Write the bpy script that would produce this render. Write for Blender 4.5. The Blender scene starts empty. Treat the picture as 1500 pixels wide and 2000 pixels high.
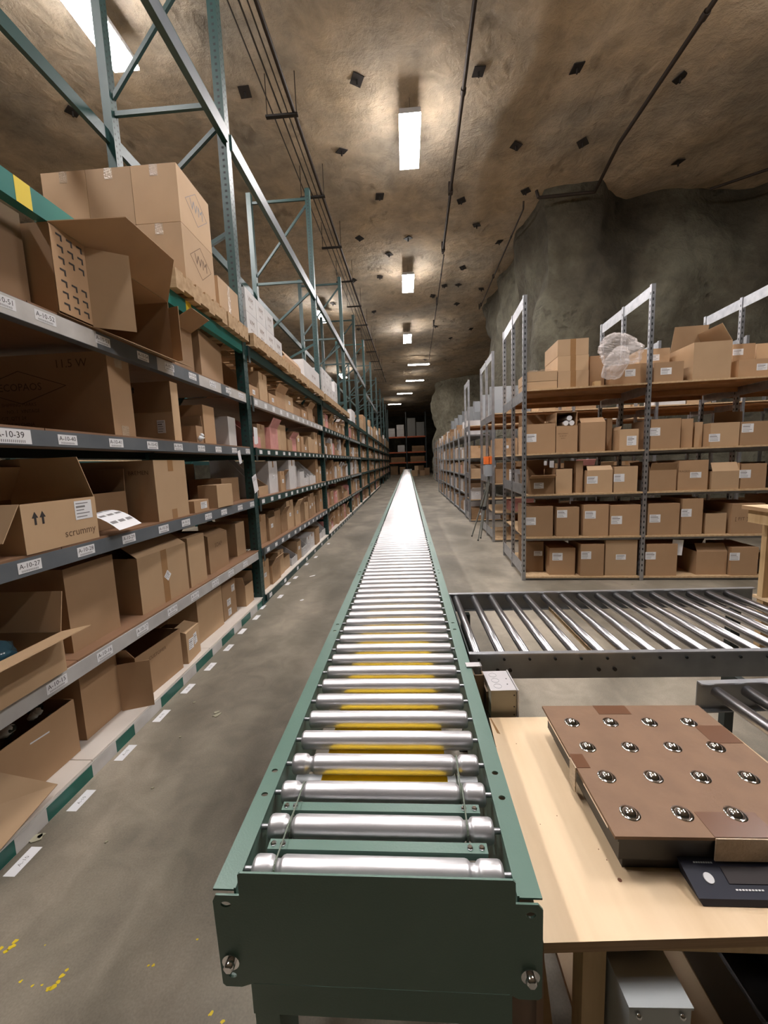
import bpy, math, random
from mathutils import Vector, Matrix, noise
from mathutils.geometry import tessellate_polygon
random.seed(7)
PI = math.pi
# ---------------------------------------------------------------- camera
F = 780.0; RHO = .0386; H = 1.40
fw = Vector((43, -99, F)).normalized()
DD = F * F / (99 - 43 * RHO)
dn = Vector((RHO * DD, DD, F)).normalized(); dn = (dn - fw * fw.dot(dn)).normalized()
rx = dn.cross(fw); up = -dn
def c2w(v): return Vector((rx.dot(v), fw.dot(v), up.dot(v)))
cam = bpy.data.objects.new('camera', bpy.data.cameras.new('camera'))
bpy.context.scene.collection.objects.link(cam)
R_, U_, B_ = c2w(Vector((1, 0, 0))), c2w(Vector((0, -1, 0))), c2w(Vector((0, 0, -1)))
cam.matrix_world = Matrix(((R_.x, U_.x, B_.x, 0), (R_.y, U_.y, B_.y, 0), (R_.z, U_.z, B_.z, H), (0, 0, 0, 1)))
cam.data.sensor_fit = 'VERTICAL'; cam.data.sensor_height = 36; cam.data.sensor_width = 27
cam.data.lens = F / 2000 * 36; cam.data.clip_end = 200; cam.data.clip_start = .02
bpy.context.scene.camera = cam
# ---------------------------------------------------------------- light and exposure
LAMP = 125.0
w = bpy.data.worlds.new('world'); bpy.context.scene.world = w; w.use_nodes = True
w.node_tree.nodes['Background'].inputs[0].default_value = (1, .9, .78, 1)
w.node_tree.nodes['Background'].inputs[1].default_value = .03
vs = bpy.context.scene.view_settings
vs.view_transform = 'Standard'; vs.look = 'None'; vs.exposure = 0.12; vs.gamma = 1; vs.use_curve_mapping = False
CEIL = 7.5
# ---------------------------------------------------------------- helpers
COL = bpy.context.scene.collection
def ray(x, y): return c2w(Vector((x - 750, y - 1000, F)))
def onz(x, y, z):
    r = ray(x, y); t = (z - H) / r.z; return Vector((r.x * t, r.y * t, z))
def onx(x, y, X):
    r = ray(x, y); t = X / r.x; return Vector((X, r.y * t, H + r.z * t))
def ony(x, y, Y):
    r = ray(x, y); t = Y / r.y; return Vector((r.x * t, Y, H + r.z * t))

MATS = {}
def mat(name, c1, rough=.6, metal=0., c2=None, scale=4., bump=0., rnd=0., stretch=(1, 1, 1), emit=None, detail=5., alpha=None, contrast=(.35, .65), bscale=None):
    m = bpy.data.materials.new(name); m.use_nodes = True
    nt = m.node_tree; N = nt.nodes; L = nt.links
    b = N['Principled BSDF']
    b.inputs['Roughness'].default_value = rough; b.inputs['Metallic'].default_value = metal
    b.inputs['Base Color'].default_value = (*c1, 1)
    tc = N.new('ShaderNodeTexCoord'); mp = N.new('ShaderNodeMapping')
    mp.inputs['Scale'].default_value = stretch
    L.new(tc.outputs['Object'], mp.inputs['Vector'])
    out = None
    if c2:
        nz = N.new('ShaderNodeTexNoise'); nz.inputs['Scale'].default_value = scale; nz.inputs['Detail'].default_value = detail
        L.new(mp.outputs[0], nz.inputs['Vector'])
        cr = N.new('ShaderNodeValToRGB')
        cr.color_ramp.elements[0].position = contrast[0]; cr.color_ramp.elements[1].position = contrast[1]
        cr.color_ramp.elements[0].color = (*c1, 1); cr.color_ramp.elements[1].color = (*c2, 1)
        L.new(nz.outputs[0], cr.inputs[0]); out = cr.outputs[0]
        L.new(out, b.inputs['Base Color'])
    if rnd:
        oi = N.new('ShaderNodeObjectInfo'); mr = N.new('ShaderNodeMapRange')
        mr.inputs['To Min'].default_value = 1 - rnd; mr.inputs['To Max'].default_value = 1 + rnd
        L.new(oi.outputs['Random'], mr.inputs['Value'])
        mx = N.new('ShaderNodeHueSaturation')
        mx.inputs['Color'].default_value = (*c1, 1)
        if out: L.new(out, mx.inputs['Color'])
        L.new(mr.outputs[0], mx.inputs['Value']); L.new(mx.outputs[0], b.inputs['Base Color'])
    if bump:
        n2 = N.new('ShaderNodeTexNoise'); n2.inputs['Scale'].default_value = bscale or scale * 6; n2.inputs['Detail'].default_value = 6
        L.new(mp.outputs[0], n2.inputs['Vector'])
        bp = N.new('ShaderNodeBump'); bp.inputs['Strength'].default_value = bump; bp.inputs['Distance'].default_value = .02
        L.new(n2.outputs[0], bp.inputs['Height']); L.new(bp.outputs[0], b.inputs['Normal'])
    if emit:
        b.inputs['Emission Color'].default_value = (*emit[0], 1); b.inputs['Emission Strength'].default_value = emit[1]
    if alpha is not None:
        b.inputs['Alpha'].default_value = alpha
    MATS[name] = m
    return m
def M(n): return MATS[n]
mat('kraft', (.43, .27, .15), .72, c2=(.37, .225, .12), scale=2.5, rnd=.14, bump=.04)
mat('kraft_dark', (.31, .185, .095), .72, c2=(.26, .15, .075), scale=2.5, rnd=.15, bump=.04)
mat('kraft_pale', (.52, .35, .205), .7, c2=(.46, .305, .175), scale=2.5, rnd=.1, bump=.04)
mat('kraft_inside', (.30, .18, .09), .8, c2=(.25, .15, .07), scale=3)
mat('white_card', (.66, .64, .63), .6, c2=(.58, .56, .56), scale=3, rnd=.08)
mat('pink_card', (.68, .33, .30), .6, c2=(.58, .26, .24), scale=3, rnd=.12)
mat('tape', (.36, .20, .09), .22, c2=(.30, .165, .075), scale=8)
mat('clear_tape', (.55, .42, .30), .12, c2=(.47, .36, .25), scale=20, bump=.3)
mat('paper', (.80, .80, .82), .5)
mat('ink', (.03, .025, .025), .6)
mat('soft_ink', (.13, .07, .035), .7)
mat('grey_ink', (.22, .21, .21), .6)
mat('rack_green', (.008, .038, .036), .42, c2=(.011, .048, .044), scale=3)
mat('rack_teal', (.018, .17, .15), .35, c2=(.024, .20, .17), scale=3)
mat('rack_dark', (.018, .030, .030), .4)
mat('beam_grey', (.13, .145, .16), .45, c2=(.10, .115, .13), scale=5)
mat('beam_white', (.50, .49, .48), .5, c2=(.40, .39, .385), scale=6)
mat('beam_tape_white', (.62, .60, .58), .35, c2=(.50, .48, .46), scale=7)
mat('beam_tape_green', (.008, .13, .095), .35, c2=(.012, .10, .08), scale=9)
mat('yellow', (.80, .60, .03), .5)
mat('deck_white', (.74, .68, .62), .4, c2=(.66, .60, .54), scale=4)
mat('hardboard', (.26, .14, .08), .55, c2=(.22, .12, .065), scale=6)
mat('particle', (.58, .41, .24), .75, c2=(.48, .32, .17), scale=40, detail=3)
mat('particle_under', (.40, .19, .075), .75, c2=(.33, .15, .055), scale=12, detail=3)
mat('galvanized', (.50, .51, .53), .38, .85, c2=(.38, .39, .42), scale=14, bump=.03)
mat('galv_dull', (.34, .35, .36), .5, .6, c2=(.26, .27, .28), scale=10)
mat('slot', (.015, .018, .02), .7)
mat('roller_steel', (.72, .71, .73), .38, .80, c2=(.64, .63, .65), scale=9, bump=.015, bscale=160)
mat('spur_steel', (.46, .46, .48), .30, 1., c2=(.40, .40, .42), scale=9, bump=.03, bscale=60)
mat('chrome', (.80, .80, .82), .08, 1.)
mat('machine_green', (.105, .185, .15), .36, c2=(.09, .165, .132), scale=6, bump=.05, bscale=300)
mat('machine_dark', (.02, .028, .026), .6)
mat('belt_yellow', (.95, .66, .015), .5, c2=(.86, .58, .015), scale=6)
mat('cord_green', (.14, .17, .13), .5)
mat('pallet_wood', (.50, .34, .19), .75, c2=(.38, .24, .12), scale=3, stretch=(1, 8, 8), bump=.1)
mat('black_plastic', (.016, .015, .016), .45)
mat('navy_plastic', (.012, .014, .030), .6)
mat('screen', (.014, .005, .006), .55)
mat('steel_light', (.42, .45, .46), .4, .25)
mat('box_cream', (.42, .38, .29), .45, c2=(.36, .32, .24), scale=9)
mat('box_top', (.52, .50, .51), .4, .2)
mat('rust_bracket', (.18, .12, .07), .5, .3)
mat('orange_beam', (.62, .13, .03), .45, c2=(.50, .10, .025), scale=3)
mat('orange', (.85, .18, .03), .5)
mat('tripod_grey', (.24, .25, .23), .5)
mat('grey_block', (.36, .38, .40), .5)
mat('fabric_grey', (.25, .25, .24), .8)
mat('white_flower', (.75, .76, .78), .7)
mat('blue_film', (.05, .12, .16), .12)
mat('lamp_housing', (.60, .60, .60), .5)
mat('iron', (.020, .016, .014), .6)
mat('conduit', (.045, .033, .026), .55, .3)
mat('cable', (.09, .085, .08), .5, .4)
mat('dark_void', (.004, .004, .006), .9)
mat('red', (.6, .03, .02), .5)
mat('lamp_lens', (1, .98, 1), .5, emit=((1, .95, .93), LAMP))
mat('tube_lens', (1, .95, .9), .5, emit=((1, .90, .80), LAMP * .45))
mat('plywood', (.74, .56, .36), .55, c2=(.62, .44, .26), scale=2.2, stretch=(6, .8, 1), bump=.03, detail=8, contrast=(.38, .7))
mat('ply_edge', (.40, .25, .13), .7, c2=(.30, .18, .09), scale=5, stretch=(1, 1, 60))
mat('lumber', (.62, .44, .24), .65, c2=(.50, .33, .16), scale=3, stretch=(9, 9, 1), bump=.06)
mat('knot', (.22, .09, .05), .6)
mat('balloard', (.22, .125, .07), .6, c2=(.19, .107, .06), scale=14, bump=.04, bscale=80)
mat('balltape', (.15, .07, .038), .28)
mat('film', (.86, .80, .78), .14, alpha=.30, bump=.8, bscale=16)
mat('debris', (.35, .33, .24), .8)

def rock(name, c1, c2, c3, scale, bump):
    m = bpy.data.materials.new(name); m.use_nodes = True
    nt = m.node_tree; N = nt.nodes; L = nt.links; b = N['Principled BSDF']; b.inputs['Roughness'].default_value = .9
    tc = N.new('ShaderNodeTexCoord')
    n1 = N.new('ShaderNodeTexNoise'); n1.inputs['Scale'].default_value = scale; n1.inputs['Detail'].default_value = 8; n1.inputs['Roughness'].default_value = .6; n1.inputs['Distortion'].default_value = .15
    n2 = N.new('ShaderNodeTexNoise'); n2.inputs['Scale'].default_value = scale * 6; n2.inputs['Detail'].default_value = 8; n2.inputs['Roughness'].default_value = .65; n2.inputs['Distortion'].default_value = .25
    for n in (n1, n2): L.new(tc.outputs['Object'], n.inputs['Vector'])
    cr = N.new('ShaderNodeValToRGB'); e = cr.color_ramp.elements
    e[0].position = .33; e[0].color = (*c1, 1); e[1].position = .66; e[1].color = (*c3, 1)
    k = e.new(.5); k.color = (*c2, 1)
    L.new(n1.outputs[0], cr.inputs[0])
    mr = N.new('ShaderNodeMapRange'); mr.inputs['From Min'].default_value = .3; mr.inputs['From Max'].default_value = .7
    mr.inputs['To Min'].default_value = .70; mr.inputs['To Max'].default_value = 1.2
    L.new(n2.outputs[0], mr.inputs['Value'])
    hs = N.new('ShaderNodeHueSaturation'); L.new(cr.outputs[0], hs.inputs['Color']); L.new(mr.outputs[0], hs.inputs['Value'])
    L.new(hs.outputs[0], b.inputs['Base Color'])
    # flaked scars: darker chips where a stretched voronoi cell edge and noise meet
    n3 = N.new('ShaderNodeTexNoise'); n3.inputs['Scale'].default_value = scale * 3.1; n3.inputs['Detail'].default_value = 3; n3.inputs['Roughness'].default_value = .7
    mp3 = N.new('ShaderNodeMapping'); mp3.inputs['Location'].default_value = (7, 3, 1); mp3.inputs['Scale'].default_value = (1, .55, 1); L.new(tc.outputs['Object'], mp3.inputs[0]); L.new(mp3.outputs[0], n3.inputs['Vector'])
    r3 = N.new('ShaderNodeMapRange'); r3.inputs['From Min'].default_value = .62; r3.inputs['From Max'].default_value = .70; r3.inputs['To Min'].default_value = 1.; r3.inputs['To Max'].default_value = .62
    L.new(n3.outputs[0], r3.inputs[0])
    h3 = N.new('ShaderNodeHueSaturation'); L.new(hs.outputs[0], h3.inputs['Color']); L.new(r3.outputs[0], h3.inputs['Value']); L.new(h3.outputs[0], b.inputs['Base Color'])
    bp = N.new('ShaderNodeBump'); bp.inputs['Strength'].default_value = bump; bp.inputs['Distance'].default_value = .12
    a0 = N.new('ShaderNodeMath'); L.new(n1.outputs[0], a0.inputs[0]); L.new(n2.outputs[0], a0.inputs[1])
    ad = N.new('ShaderNodeMath'); ad.operation = 'MULTIPLY_ADD'; L.new(r3.outputs[0], ad.inputs[0]); ad.inputs[1].default_value = .6; L.new(a0.outputs[0], ad.inputs[2])
    L.new(ad.outputs[0], bp.inputs['Height']); L.new(bp.outputs[0], b.inputs['Normal'])
    MATS[name] = m
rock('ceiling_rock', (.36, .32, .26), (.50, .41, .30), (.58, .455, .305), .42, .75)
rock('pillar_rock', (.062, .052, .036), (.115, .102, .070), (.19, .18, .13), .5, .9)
rock('pale_rock', (.26, .24, .18), (.36, .34, .26), (.46, .44, .35), .8, .9)

def concrete():
    m = bpy.data.materials.new('concrete'); m.use_nodes = True
    nt = m.node_tree; N = nt.nodes; L = nt.links; b = N['Principled BSDF']
    tc = N.new('ShaderNodeTexCoord')
    def nz(s, d, st=(1, 1, 1), dist=0.):
        mp = N.new('ShaderNodeMapping'); mp.inputs['Scale'].default_value = st; L.new(tc.outputs['Object'], mp.inputs[0])
        n = N.new('ShaderNodeTexNoise'); n.inputs['Scale'].default_value = s; n.inputs['Detail'].default_value = d; n.inputs['Distortion'].default_value = dist
        L.new(mp.outputs[0], n.inputs[0]); return n.outputs[0]
    a = nz(1.6, 8, (1, .6, 1), .4); c = nz(7, 6, (1, 1, 1), 1.); g = nz(160, 2)
    cr = N.new('ShaderNodeValToRGB'); e = cr.color_ramp.elements
    e[0].position = .34; e[0].color = (.14, .122, .092, 1); e[1].position = .66; e[1].color = (.33, .285, .225, 1)
    k = e.new(.5); k.color = (.225, .197, .153, 1)
    L.new(a, cr.inputs[0])
    m1 = N.new('ShaderNodeMapRange'); m1.inputs['From Min'].default_value = .3; m1.inputs['From Max'].default_value = .7; m1.inputs['To Min'].default_value = .82; m1.inputs['To Max'].default_value = 1.15
    L.new(c, m1.inputs[0])
    m2 = N.new('ShaderNodeMapRange'); m2.inputs['From Min'].default_value = .3; m2.inputs['From Max'].default_value = .7; m2.inputs['To Min'].default_value = .9; m2.inputs['To Max'].default_value = 1.1
    L.new(g, m2.inputs[0])
    mm = N.new('ShaderNodeMath'); mm.operation = 'MULTIPLY'; L.new(m1.outputs[0], mm.inputs[0]); L.new(m2.outputs[0], mm.inputs[1])
    hs = N.new('ShaderNodeHueSaturation'); L.new(cr.outputs[0], hs.inputs['Color']); L.new(mm.outputs[0], hs.inputs['Value'])
    L.new(hs.outputs[0], b.inputs['Base Color'])
    r = N.new('ShaderNodeMapRange'); r.inputs['To Min'].default_value = .38; r.inputs['To Max'].default_value = .62; L.new(c, r.inputs[0]); L.new(r.outputs[0], b.inputs['Roughness'])
    bp = N.new('ShaderNodeBump'); bp.inputs['Strength'].default_value = .08; bp.inputs['Distance'].default_value = .01; L.new(c, bp.inputs['Height']); L.new(bp.outputs[0], b.inputs['Normal'])
    MATS['concrete'] = m
concrete()

_txt = {}
def text_geo(s, size):
    k = (s, size)
    if k not in _txt:
        cu = bpy.data.curves.new('t', 'FONT'); cu.body = s; cu.size = size; cu.align_x = 'CENTER'; cu.align_y = 'CENTER'; cu.resolution_u = 2
        o = bpy.data.objects.new('t', cu); COL.objects.link(o)
        me = bpy.data.meshes.new_from_object(o.evaluated_get(bpy.context.evaluated_depsgraph_get()))
        _txt[k] = ([v.co.copy() for v in me.vertices], [tuple(p.vertices) for p in me.polygons])
        bpy.data.objects.remove(o); bpy.data.curves.remove(cu); bpy.data.meshes.remove(me)
    return _txt[k]

class MB:
    def __init__(s): s.v = []; s.f = []; s.m = []; s.sm = []; s.mats = []
    def mi(s, m):
        if m not in s.mats: s.mats.append(m)
        return s.mats.index(m)
    def add(s, vs_, fs, m, mx=None, smooth=False):
        b = len(s.v); i = s.mi(m)
        for p in vs_:
            p = Vector(p)
            s.v.append(mx @ p if mx else p)
        for f in fs:
            s.f.append(tuple(b + j for j in f)); s.m.append(i); s.sm.append(smooth)
        return s
    def box(s, a, b, m, mx=None):
        x0, y0, z0 = a; x1, y1, z1 = b
        return s.add([(x0, y0, z0), (x1, y0, z0), (x1, y1, z0), (x0, y1, z0), (x0, y0, z1), (x1, y0, z1), (x1, y1, z1), (x0, y1, z1)],
                     [(0, 3, 2, 1), (4, 5, 6, 7), (0, 1, 5, 4), (1, 2, 6, 5), (2, 3, 7, 6), (3, 0, 4, 7)], m, mx)
    def bar(s, p0, p1, wx, wy, m, upv=(0, 0, 1)):
        p0, p1 = Vector(p0), Vector(p1); d = p1 - p0; L = d.length; z = d.normalized()
        u = Vector(upv)
        if abs(z.dot(u)) > .95: u = Vector((0, 1, 0))
        x = u.cross(z).normalized(); y = z.cross(x)
        mx = Matrix(((x.x, y.x, z.x, p0.x), (x.y, y.y, z.y, p0.y), (x.z, y.z, z.z, p0.z), (0, 0, 0, 1)))
        return s.box((-wx / 2, -wy / 2, 0), (wx / 2, wy / 2, L), m, mx)
    def lathe(s, prof, p0, ax, m, n=16, cap=True):
        # prof: list of (distance along axis, radius)
        z = Vector(ax).normalized(); u = Vector((0, 0, 1)) if abs(z.z) < .9 else Vector((1, 0, 0))
        x = u.cross(z).normalized(); y = z.cross(x); p0 = Vector(p0)
        vs_ = []
        for t, r in prof:
            for k in range(n):
                a = 2 * PI * k / n
                vs_.append(p0 + z * t + x * (r * math.cos(a)) + y * (r * math.sin(a)))
        fs = []
        for i in range(len(prof) - 1):
            for k in range(n):
                k2 = (k + 1) % n
                fs.append((i * n + k, i * n + k2, (i + 1) * n + k2, (i + 1) * n + k))
        s.add(vs_, fs, m, smooth=True)
        if cap:
            s.add(vs_[:n], [tuple(range(n))[::-1]], m); s.add(vs_[-n:], [tuple(range(n))], m)
        return s
    def cyl(s, p0, p1, r, m, n=10):
        d = Vector(p1) - Vector(p0); return s.lathe([(0, r), (d.length, r)], p0, d, m, n)
    def ball(s, c, r, m, nu=12, nv=8, sz=1., jit=0.):
        vs_ = []; fs = []; c = Vector(c)
        for i in range(nv + 1):
            t = PI * i / nv
            for k in range(nu):
                a = 2 * PI * k / nu; q = Vector((math.sin(t) * math.cos(a), math.sin(t) * math.sin(a), math.cos(t) * sz))
                rr = r
                if jit: rr = r * (1 + jit * noise.noise(q * 2.3 + c * 7))
                vs_.append(c + q * rr)
        for i in range(nv):
            for k in range(nu):
                k2 = (k + 1) % nu; fs.append((i * nu + k, (i + 1) * nu + k, (i + 1) * nu + k2, i * nu + k2))
        return s.add(vs_, fs, m, smooth=True)
    def plate(s, outline, holes, t, m, mx=None):
        loops = [[Vector((x, y, 0)) for x, y in outline]] + [[Vector((cx + r * math.cos(2 * PI * k / 12) * e, cy + r * math.sin(2 * PI * k / 12), 0)) for k in range(12)] for cx, cy, r, e in holes]
        tris = tessellate_polygon(loops)
        pts = [p for l in loops for p in l]; n = len(pts)
        vs_ = [(p.x, p.y, t / 2) for p in pts] + [(p.x, p.y, -t / 2) for p in pts]
        fs = [tuple(q) for q in tris] + [tuple(i + n for i in q[::-1]) for q in tris]
        b = 0
        for l in loops:
            k = len(l)
            for i in range(k): fs.append((b + i, b + (i + 1) % k, b + (i + 1) % k + n, b + i + n))
            b += k
        return s.add(vs_, fs, m, mx)
    def text(s, txt, size, mx, m):
        v, f = text_geo(txt, size); return s.add(v, f, m, mx)
    def mesh(s, name):
        me = bpy.data.meshes.new(name); me.from_pydata([tuple(p) for p in s.v], [], s.f)
        for m in s.mats: me.materials.append(M(m))
        me.polygons.foreach_set('material_index', s.m); me.polygons.foreach_set('use_smooth', s.sm); me.update()
        return me
    def build(s, name, parent=None, **kw):
        return link(name, s.mesh(name), parent, **kw)
def link(name, data, parent=None, loc=None, rz=None, label=None, cat=None, group=None, kind=None):
    o = bpy.data.objects.new(name, data); COL.objects.link(o)
    if parent: o.parent = parent
    if loc is not None: o.location = loc
    if rz is not None: o.rotation_euler = (0, 0, rz)
    for k, v in (('label', label), ('category', cat), ('group', group), ('kind', kind)):
        if v: o[k] = v
    return o
def thing(name, label, cat, loc=(0, 0, 0), rz=0, group=None): return link(name, None, None, loc, rz, label, cat, group)
# faces for text: front = -Y local, aisle = +X world
FRONT = Matrix(((1, 0, 0, 0), (0, 0, -1, 0), (0, 1, 0, 0), (0, 0, 0, 1)))          # text x->x, y->z, facing -Y
def TX(x, y, z, rot=0., base=FRONT): return Matrix.Translation((x, y, z)) @ base @ Matrix.Rotation(rot, 4, 'Z')
PLUSX = Matrix(((0, 0, 1, 0), (1, 0, 0, 0), (0, 1, 0, 0), (0, 0, 0, 1)))             # text x->+Y, y->z, facing +X
FLAT = Matrix.Identity(4)

# ---------------------------------------------------------------- the setting
def sheet(name, x0, x1, y0, y1, fz, step, m, flip=False):
    nx = int((x1 - x0) / step); ny = int((y1 - y0) / step); b = MB()
    vs_ = [(x0 + (x1 - x0) * i / nx, y0 + (y1 - y0) * j / ny, fz(x0 + (x1 - x0) * i / nx, y0 + (y1 - y0) * j / ny)) for j in range(ny + 1) for i in range(nx + 1)]
    fs = [(j * (nx + 1) + i, j * (nx + 1) + i + 1, (j + 1) * (nx + 1) + i + 1, (j + 1) * (nx + 1) + i) for j in range(ny) for i in range(nx)]
    if flip: fs = [f[::-1] for f in fs]
    b.add(vs_, fs, m, smooth=True); return b.build(name, kind='structure')
floor = MB().box((-14, -9, -.12), (15, 58, 0), 'concrete').build('floor', kind='structure')
def cz(x, y):
    n = noise.fractal(Vector((x * .35, y * .35, 3)), 1., 2.2, 5) * .16 + noise.noise(Vector((x * 1.3, y * 1.3, 9))) * .035
    return CEIL + n
sheet('ceiling', -14, 15, -9, 58, cz, .3, 'ceiling_rock', True)
def rockwall(name, pts, z1, m, amp=.3, closed=True, seg=.3, label=None):
    P = []; n = len(pts); rng = n if closed else n - 1
    for i in range(rng):
        a = Vector((*pts[i], 0)); c = Vector((*pts[(i + 1) % n], 0)); k = max(1, int((c - a).length / seg))
        for j in range(k): P.append(a.lerp(c, j / k))
    if not closed: P.append(Vector((*pts[-1], 0)))
    nz = int(z1 / seg); vs_ = []; K = len(P)
    for j in range(nz + 1):
        z = z1 * j / nz
        for i, p in enumerate(P):
            t = (P[(i + 1) % K] - P[i - 1]).normalized(); nn = Vector((t.y, -t.x, 0))
            q = Vector((p.x * .5, p.y * .5, z * .45)); d = (noise.fractal(q, .9, 2.1, 6) * 1.0 + noise.noise(q * 5) * .12) * amp
            d += amp * .5 * max(0, (z - 5.5) / 2) * noise.noise(Vector((p.x * .6, p.y * .6, 0)))
            vs_.append(p + nn * d + Vector((0, 0, z)))
    fs = []
    for j in range(nz):
        for i in range(K if closed else K - 1):
            i2 = (i + 1) % K; fs.append((j * K + i, j * K + i2, (j + 1) * K + i2, (j + 1) * K + i))
    return MB().add(vs_, fs, m, smooth=True).build(name, kind='structure')
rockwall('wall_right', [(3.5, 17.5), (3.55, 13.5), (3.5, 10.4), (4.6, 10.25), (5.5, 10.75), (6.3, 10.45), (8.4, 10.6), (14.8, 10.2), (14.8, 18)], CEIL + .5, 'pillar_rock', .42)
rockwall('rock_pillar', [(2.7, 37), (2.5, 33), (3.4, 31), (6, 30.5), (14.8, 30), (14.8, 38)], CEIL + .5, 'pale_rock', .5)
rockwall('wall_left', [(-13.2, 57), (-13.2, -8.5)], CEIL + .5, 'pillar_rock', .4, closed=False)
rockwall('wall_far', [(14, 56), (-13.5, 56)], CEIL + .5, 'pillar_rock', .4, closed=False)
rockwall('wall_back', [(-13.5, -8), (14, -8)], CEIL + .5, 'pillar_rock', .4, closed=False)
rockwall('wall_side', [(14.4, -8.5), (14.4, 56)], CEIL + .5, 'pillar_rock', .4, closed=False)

# ceiling lamps
def lamp(x, y, label, L=1.22, W=.36, z=7.0, rz=0., mt='lamp_lens', group='lamps over the conveyor aisle'):
    t = thing('ceiling_lamp', label, 'lamp', (x, y, z), rz, group)
    MB().box((-W / 2 + .005, -L / 2, .031), (W / 2 - .005, L / 2, .11), 'lamp_housing').build('housing', t)
    MB().box((-W / 2, -L / 2, 0), (W / 2, L / 2, .030), mt).build('lens', t)
    for s in (-1, 1): MB().cyl((0, s * L * .4, .088), (0, s * L * .4, CEIL - z - .15), .004, 'cable', 6).build('hanger', t)
    return t
for i, (y, d) in enumerate([(2.2, 'ceiling lamp straight above the near end of the conveyor'), (7.9, 'bright rectangular ceiling lamp over the conveyor, largest of its row'),
                            (13.6, 'rectangular ceiling lamp over the conveyor, second of its row'), (19.4, 'small rectangular ceiling lamp over the conveyor, third of its row')]):
    lamp(.24, y, d)
for x, y, d in [(-3.75, 5.55, 'large glaring ceiling lamp above the boxes at the top left'), (-3.75, 4.15, 'ceiling lamp at the top left edge of the photo'),
                (-3.0, 16.0, 'bright ceiling lamp seen through the rack uprights beyond the top beam'), (-3.75, .6, 'ceiling lamp over the next aisle, left behind the camera'), (-3.9, 26.5, 'smaller ceiling lamp glowing through far rack uprights'),
                (4.4, 1.6, 'ceiling lamp to the right above the packing tables'), (5.5, 5.0, 'ceiling lamp to the right over the grey shelving')]:
    lamp(x, y, d, group='lamps over the side aisles')
for x, y, d in [(.92, 24.5, 'nearest of the crosswise tube lamps far down the aisle'), (.8, 29.2, 'second of the crosswise tube lamps far down the aisle'), (.07, 34.4, 'third of the crosswise tube lamps far down the aisle'), (-.95, 40.4, 'farthest lit crosswise tube lamp above the orange rack')]:
    lamp(x, y, d, L=1.25, W=.14, rz=PI / 2 + .05, mt='tube_lens', group='crosswise tube lamps')

# roof bolts
bl = [(697, 155), (935, 142), (1127, 137), (1328, 160), (667, 293), (1008, 279), (1138, 280), (1325, 310), (741, 370), (901, 383), (1027, 368), (478, 178), (141, 212), (797, 462), (931, 432), (702, 462), (904, 526), (742, 540), (975, 475), (760, 497), (868, 555), (895, 555), (940, 560), (690, 545), (650, 590), (892, 590), (730, 600), (845, 575), (700, 640), (880, 660), (830, 700), (700, 690), (850, 640), (920, 640)]
names = {0: 'nearest square roof bolt left of the big conveyor lamp', 1: 'square roof bolt beside the middle conduit near the top', 2: 'square roof bolt between the two conduits at the top', 3: 'square roof bolt right of the long right conduit, hung with a wire',
         11: 'roof bolt behind the cable tray at the upper left', 12: 'lone roof bolt on the dark ceiling left of the first rack frame'}
bm_ = MB().plate([(-.09, -.09), (.09, -.09), (.09, .09), (-.09, .09)], [], .012, 'iron').mesh('bearing_plate')
bb_ = MB().cyl((0, 0, -.11), (0, 0, .1), .016, 'iron', 8).mesh('bolt')
for i, (x, y) in enumerate(bl):
    p = onz(x, y, CEIL); zz = cz(p.x, p.y)
    rowd = ['dark roof bolt %s, %s' % ('left of the middle conduit' if p.x < 1.1 else 'right of the middle conduit', ['first', 'second', 'third', 'fourth', 'fifth', 'sixth', 'seventh', 'eighth', 'ninth', 'tenth', 'eleventh', 'twelfth', 'thirteenth', 'fourteenth', 'fifteenth', 'sixteenth', 'seventeenth', 'eighteenth', 'nineteenth', 'twentieth', 'twenty-first', 'twenty-second', 'twenty-third', 'twenty-fourth'][min(23, sum(1 for q in bl if (q[1], q[0]) < (y, x) and (onz(*q, CEIL).x < 1.1) == (p.x < 1.1)))] + ' from the near end')][0]
    t = thing('roof_bolt', names.get(i, rowd), 'bolt', (p.x, p.y, zz), random.uniform(0, 1.5), 'roof bolts in the rock ceiling')
    a = link('bearing_plate', bm_, t, (0, 0, -.03)); a.rotation_euler = (random.uniform(-.2, .2), random.uniform(-.2, .2), 0); link('bolt', bb_, t)

# conduits on the ceiling
def conduit(pts, r, label, name='conduit', m='conduit', cl=None):
    t = thing(name, label, 'pipe', pts[0])
    o = Vector(pts[0]); b = MB()
    for a, c in zip(pts[:-1], pts[1:]): b.cyl(Vector(a) - o, Vector(c) - o, r, m, 8)
    b.build('pipe', t)
    for a, c in zip(pts[:-1], pts[1:]):
        a = Vector(a); c = Vector(c); L = (c - a).length; k = 1.2
        while k < L - .2:
            p = a.lerp(c, k / L); MB().box((-r * 1.5, -.05, -r * 1.4), (r * 1.5, .05, CEIL - .12 - p.z), m).build('clamp', t, loc=p - o) if int(k) % 3 == 0 else None
            MB().cyl(p - o - (c - a).normalized() * .05, p - o + (c - a).normalized() * .05, r * 1.4, m, 8).build('coupling', t)
            k += 2.4
    return t
conduit([(1.0, -2, 7.2), (1.06, 6, 7.2), (1.22, 12.2, 7.2)], .032, 'dark conduit running along the ceiling right of the lamps')
conduit([(1.25, 12.2, 7.15), (1.5, 24, 7.15)], .018, 'thin dark conduit continuing down the ceiling to the far tubes')
conduit([(4.2, -2, 7.2), (4.2, 8.6, 7.2), (4.35, 9.9, 7.15), (3.15, 9.95, 7.15), (3.1, 9.95, 7.3)], .035, 'dark conduit crossing the upper right ceiling with a bend at the rock wall')
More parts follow.
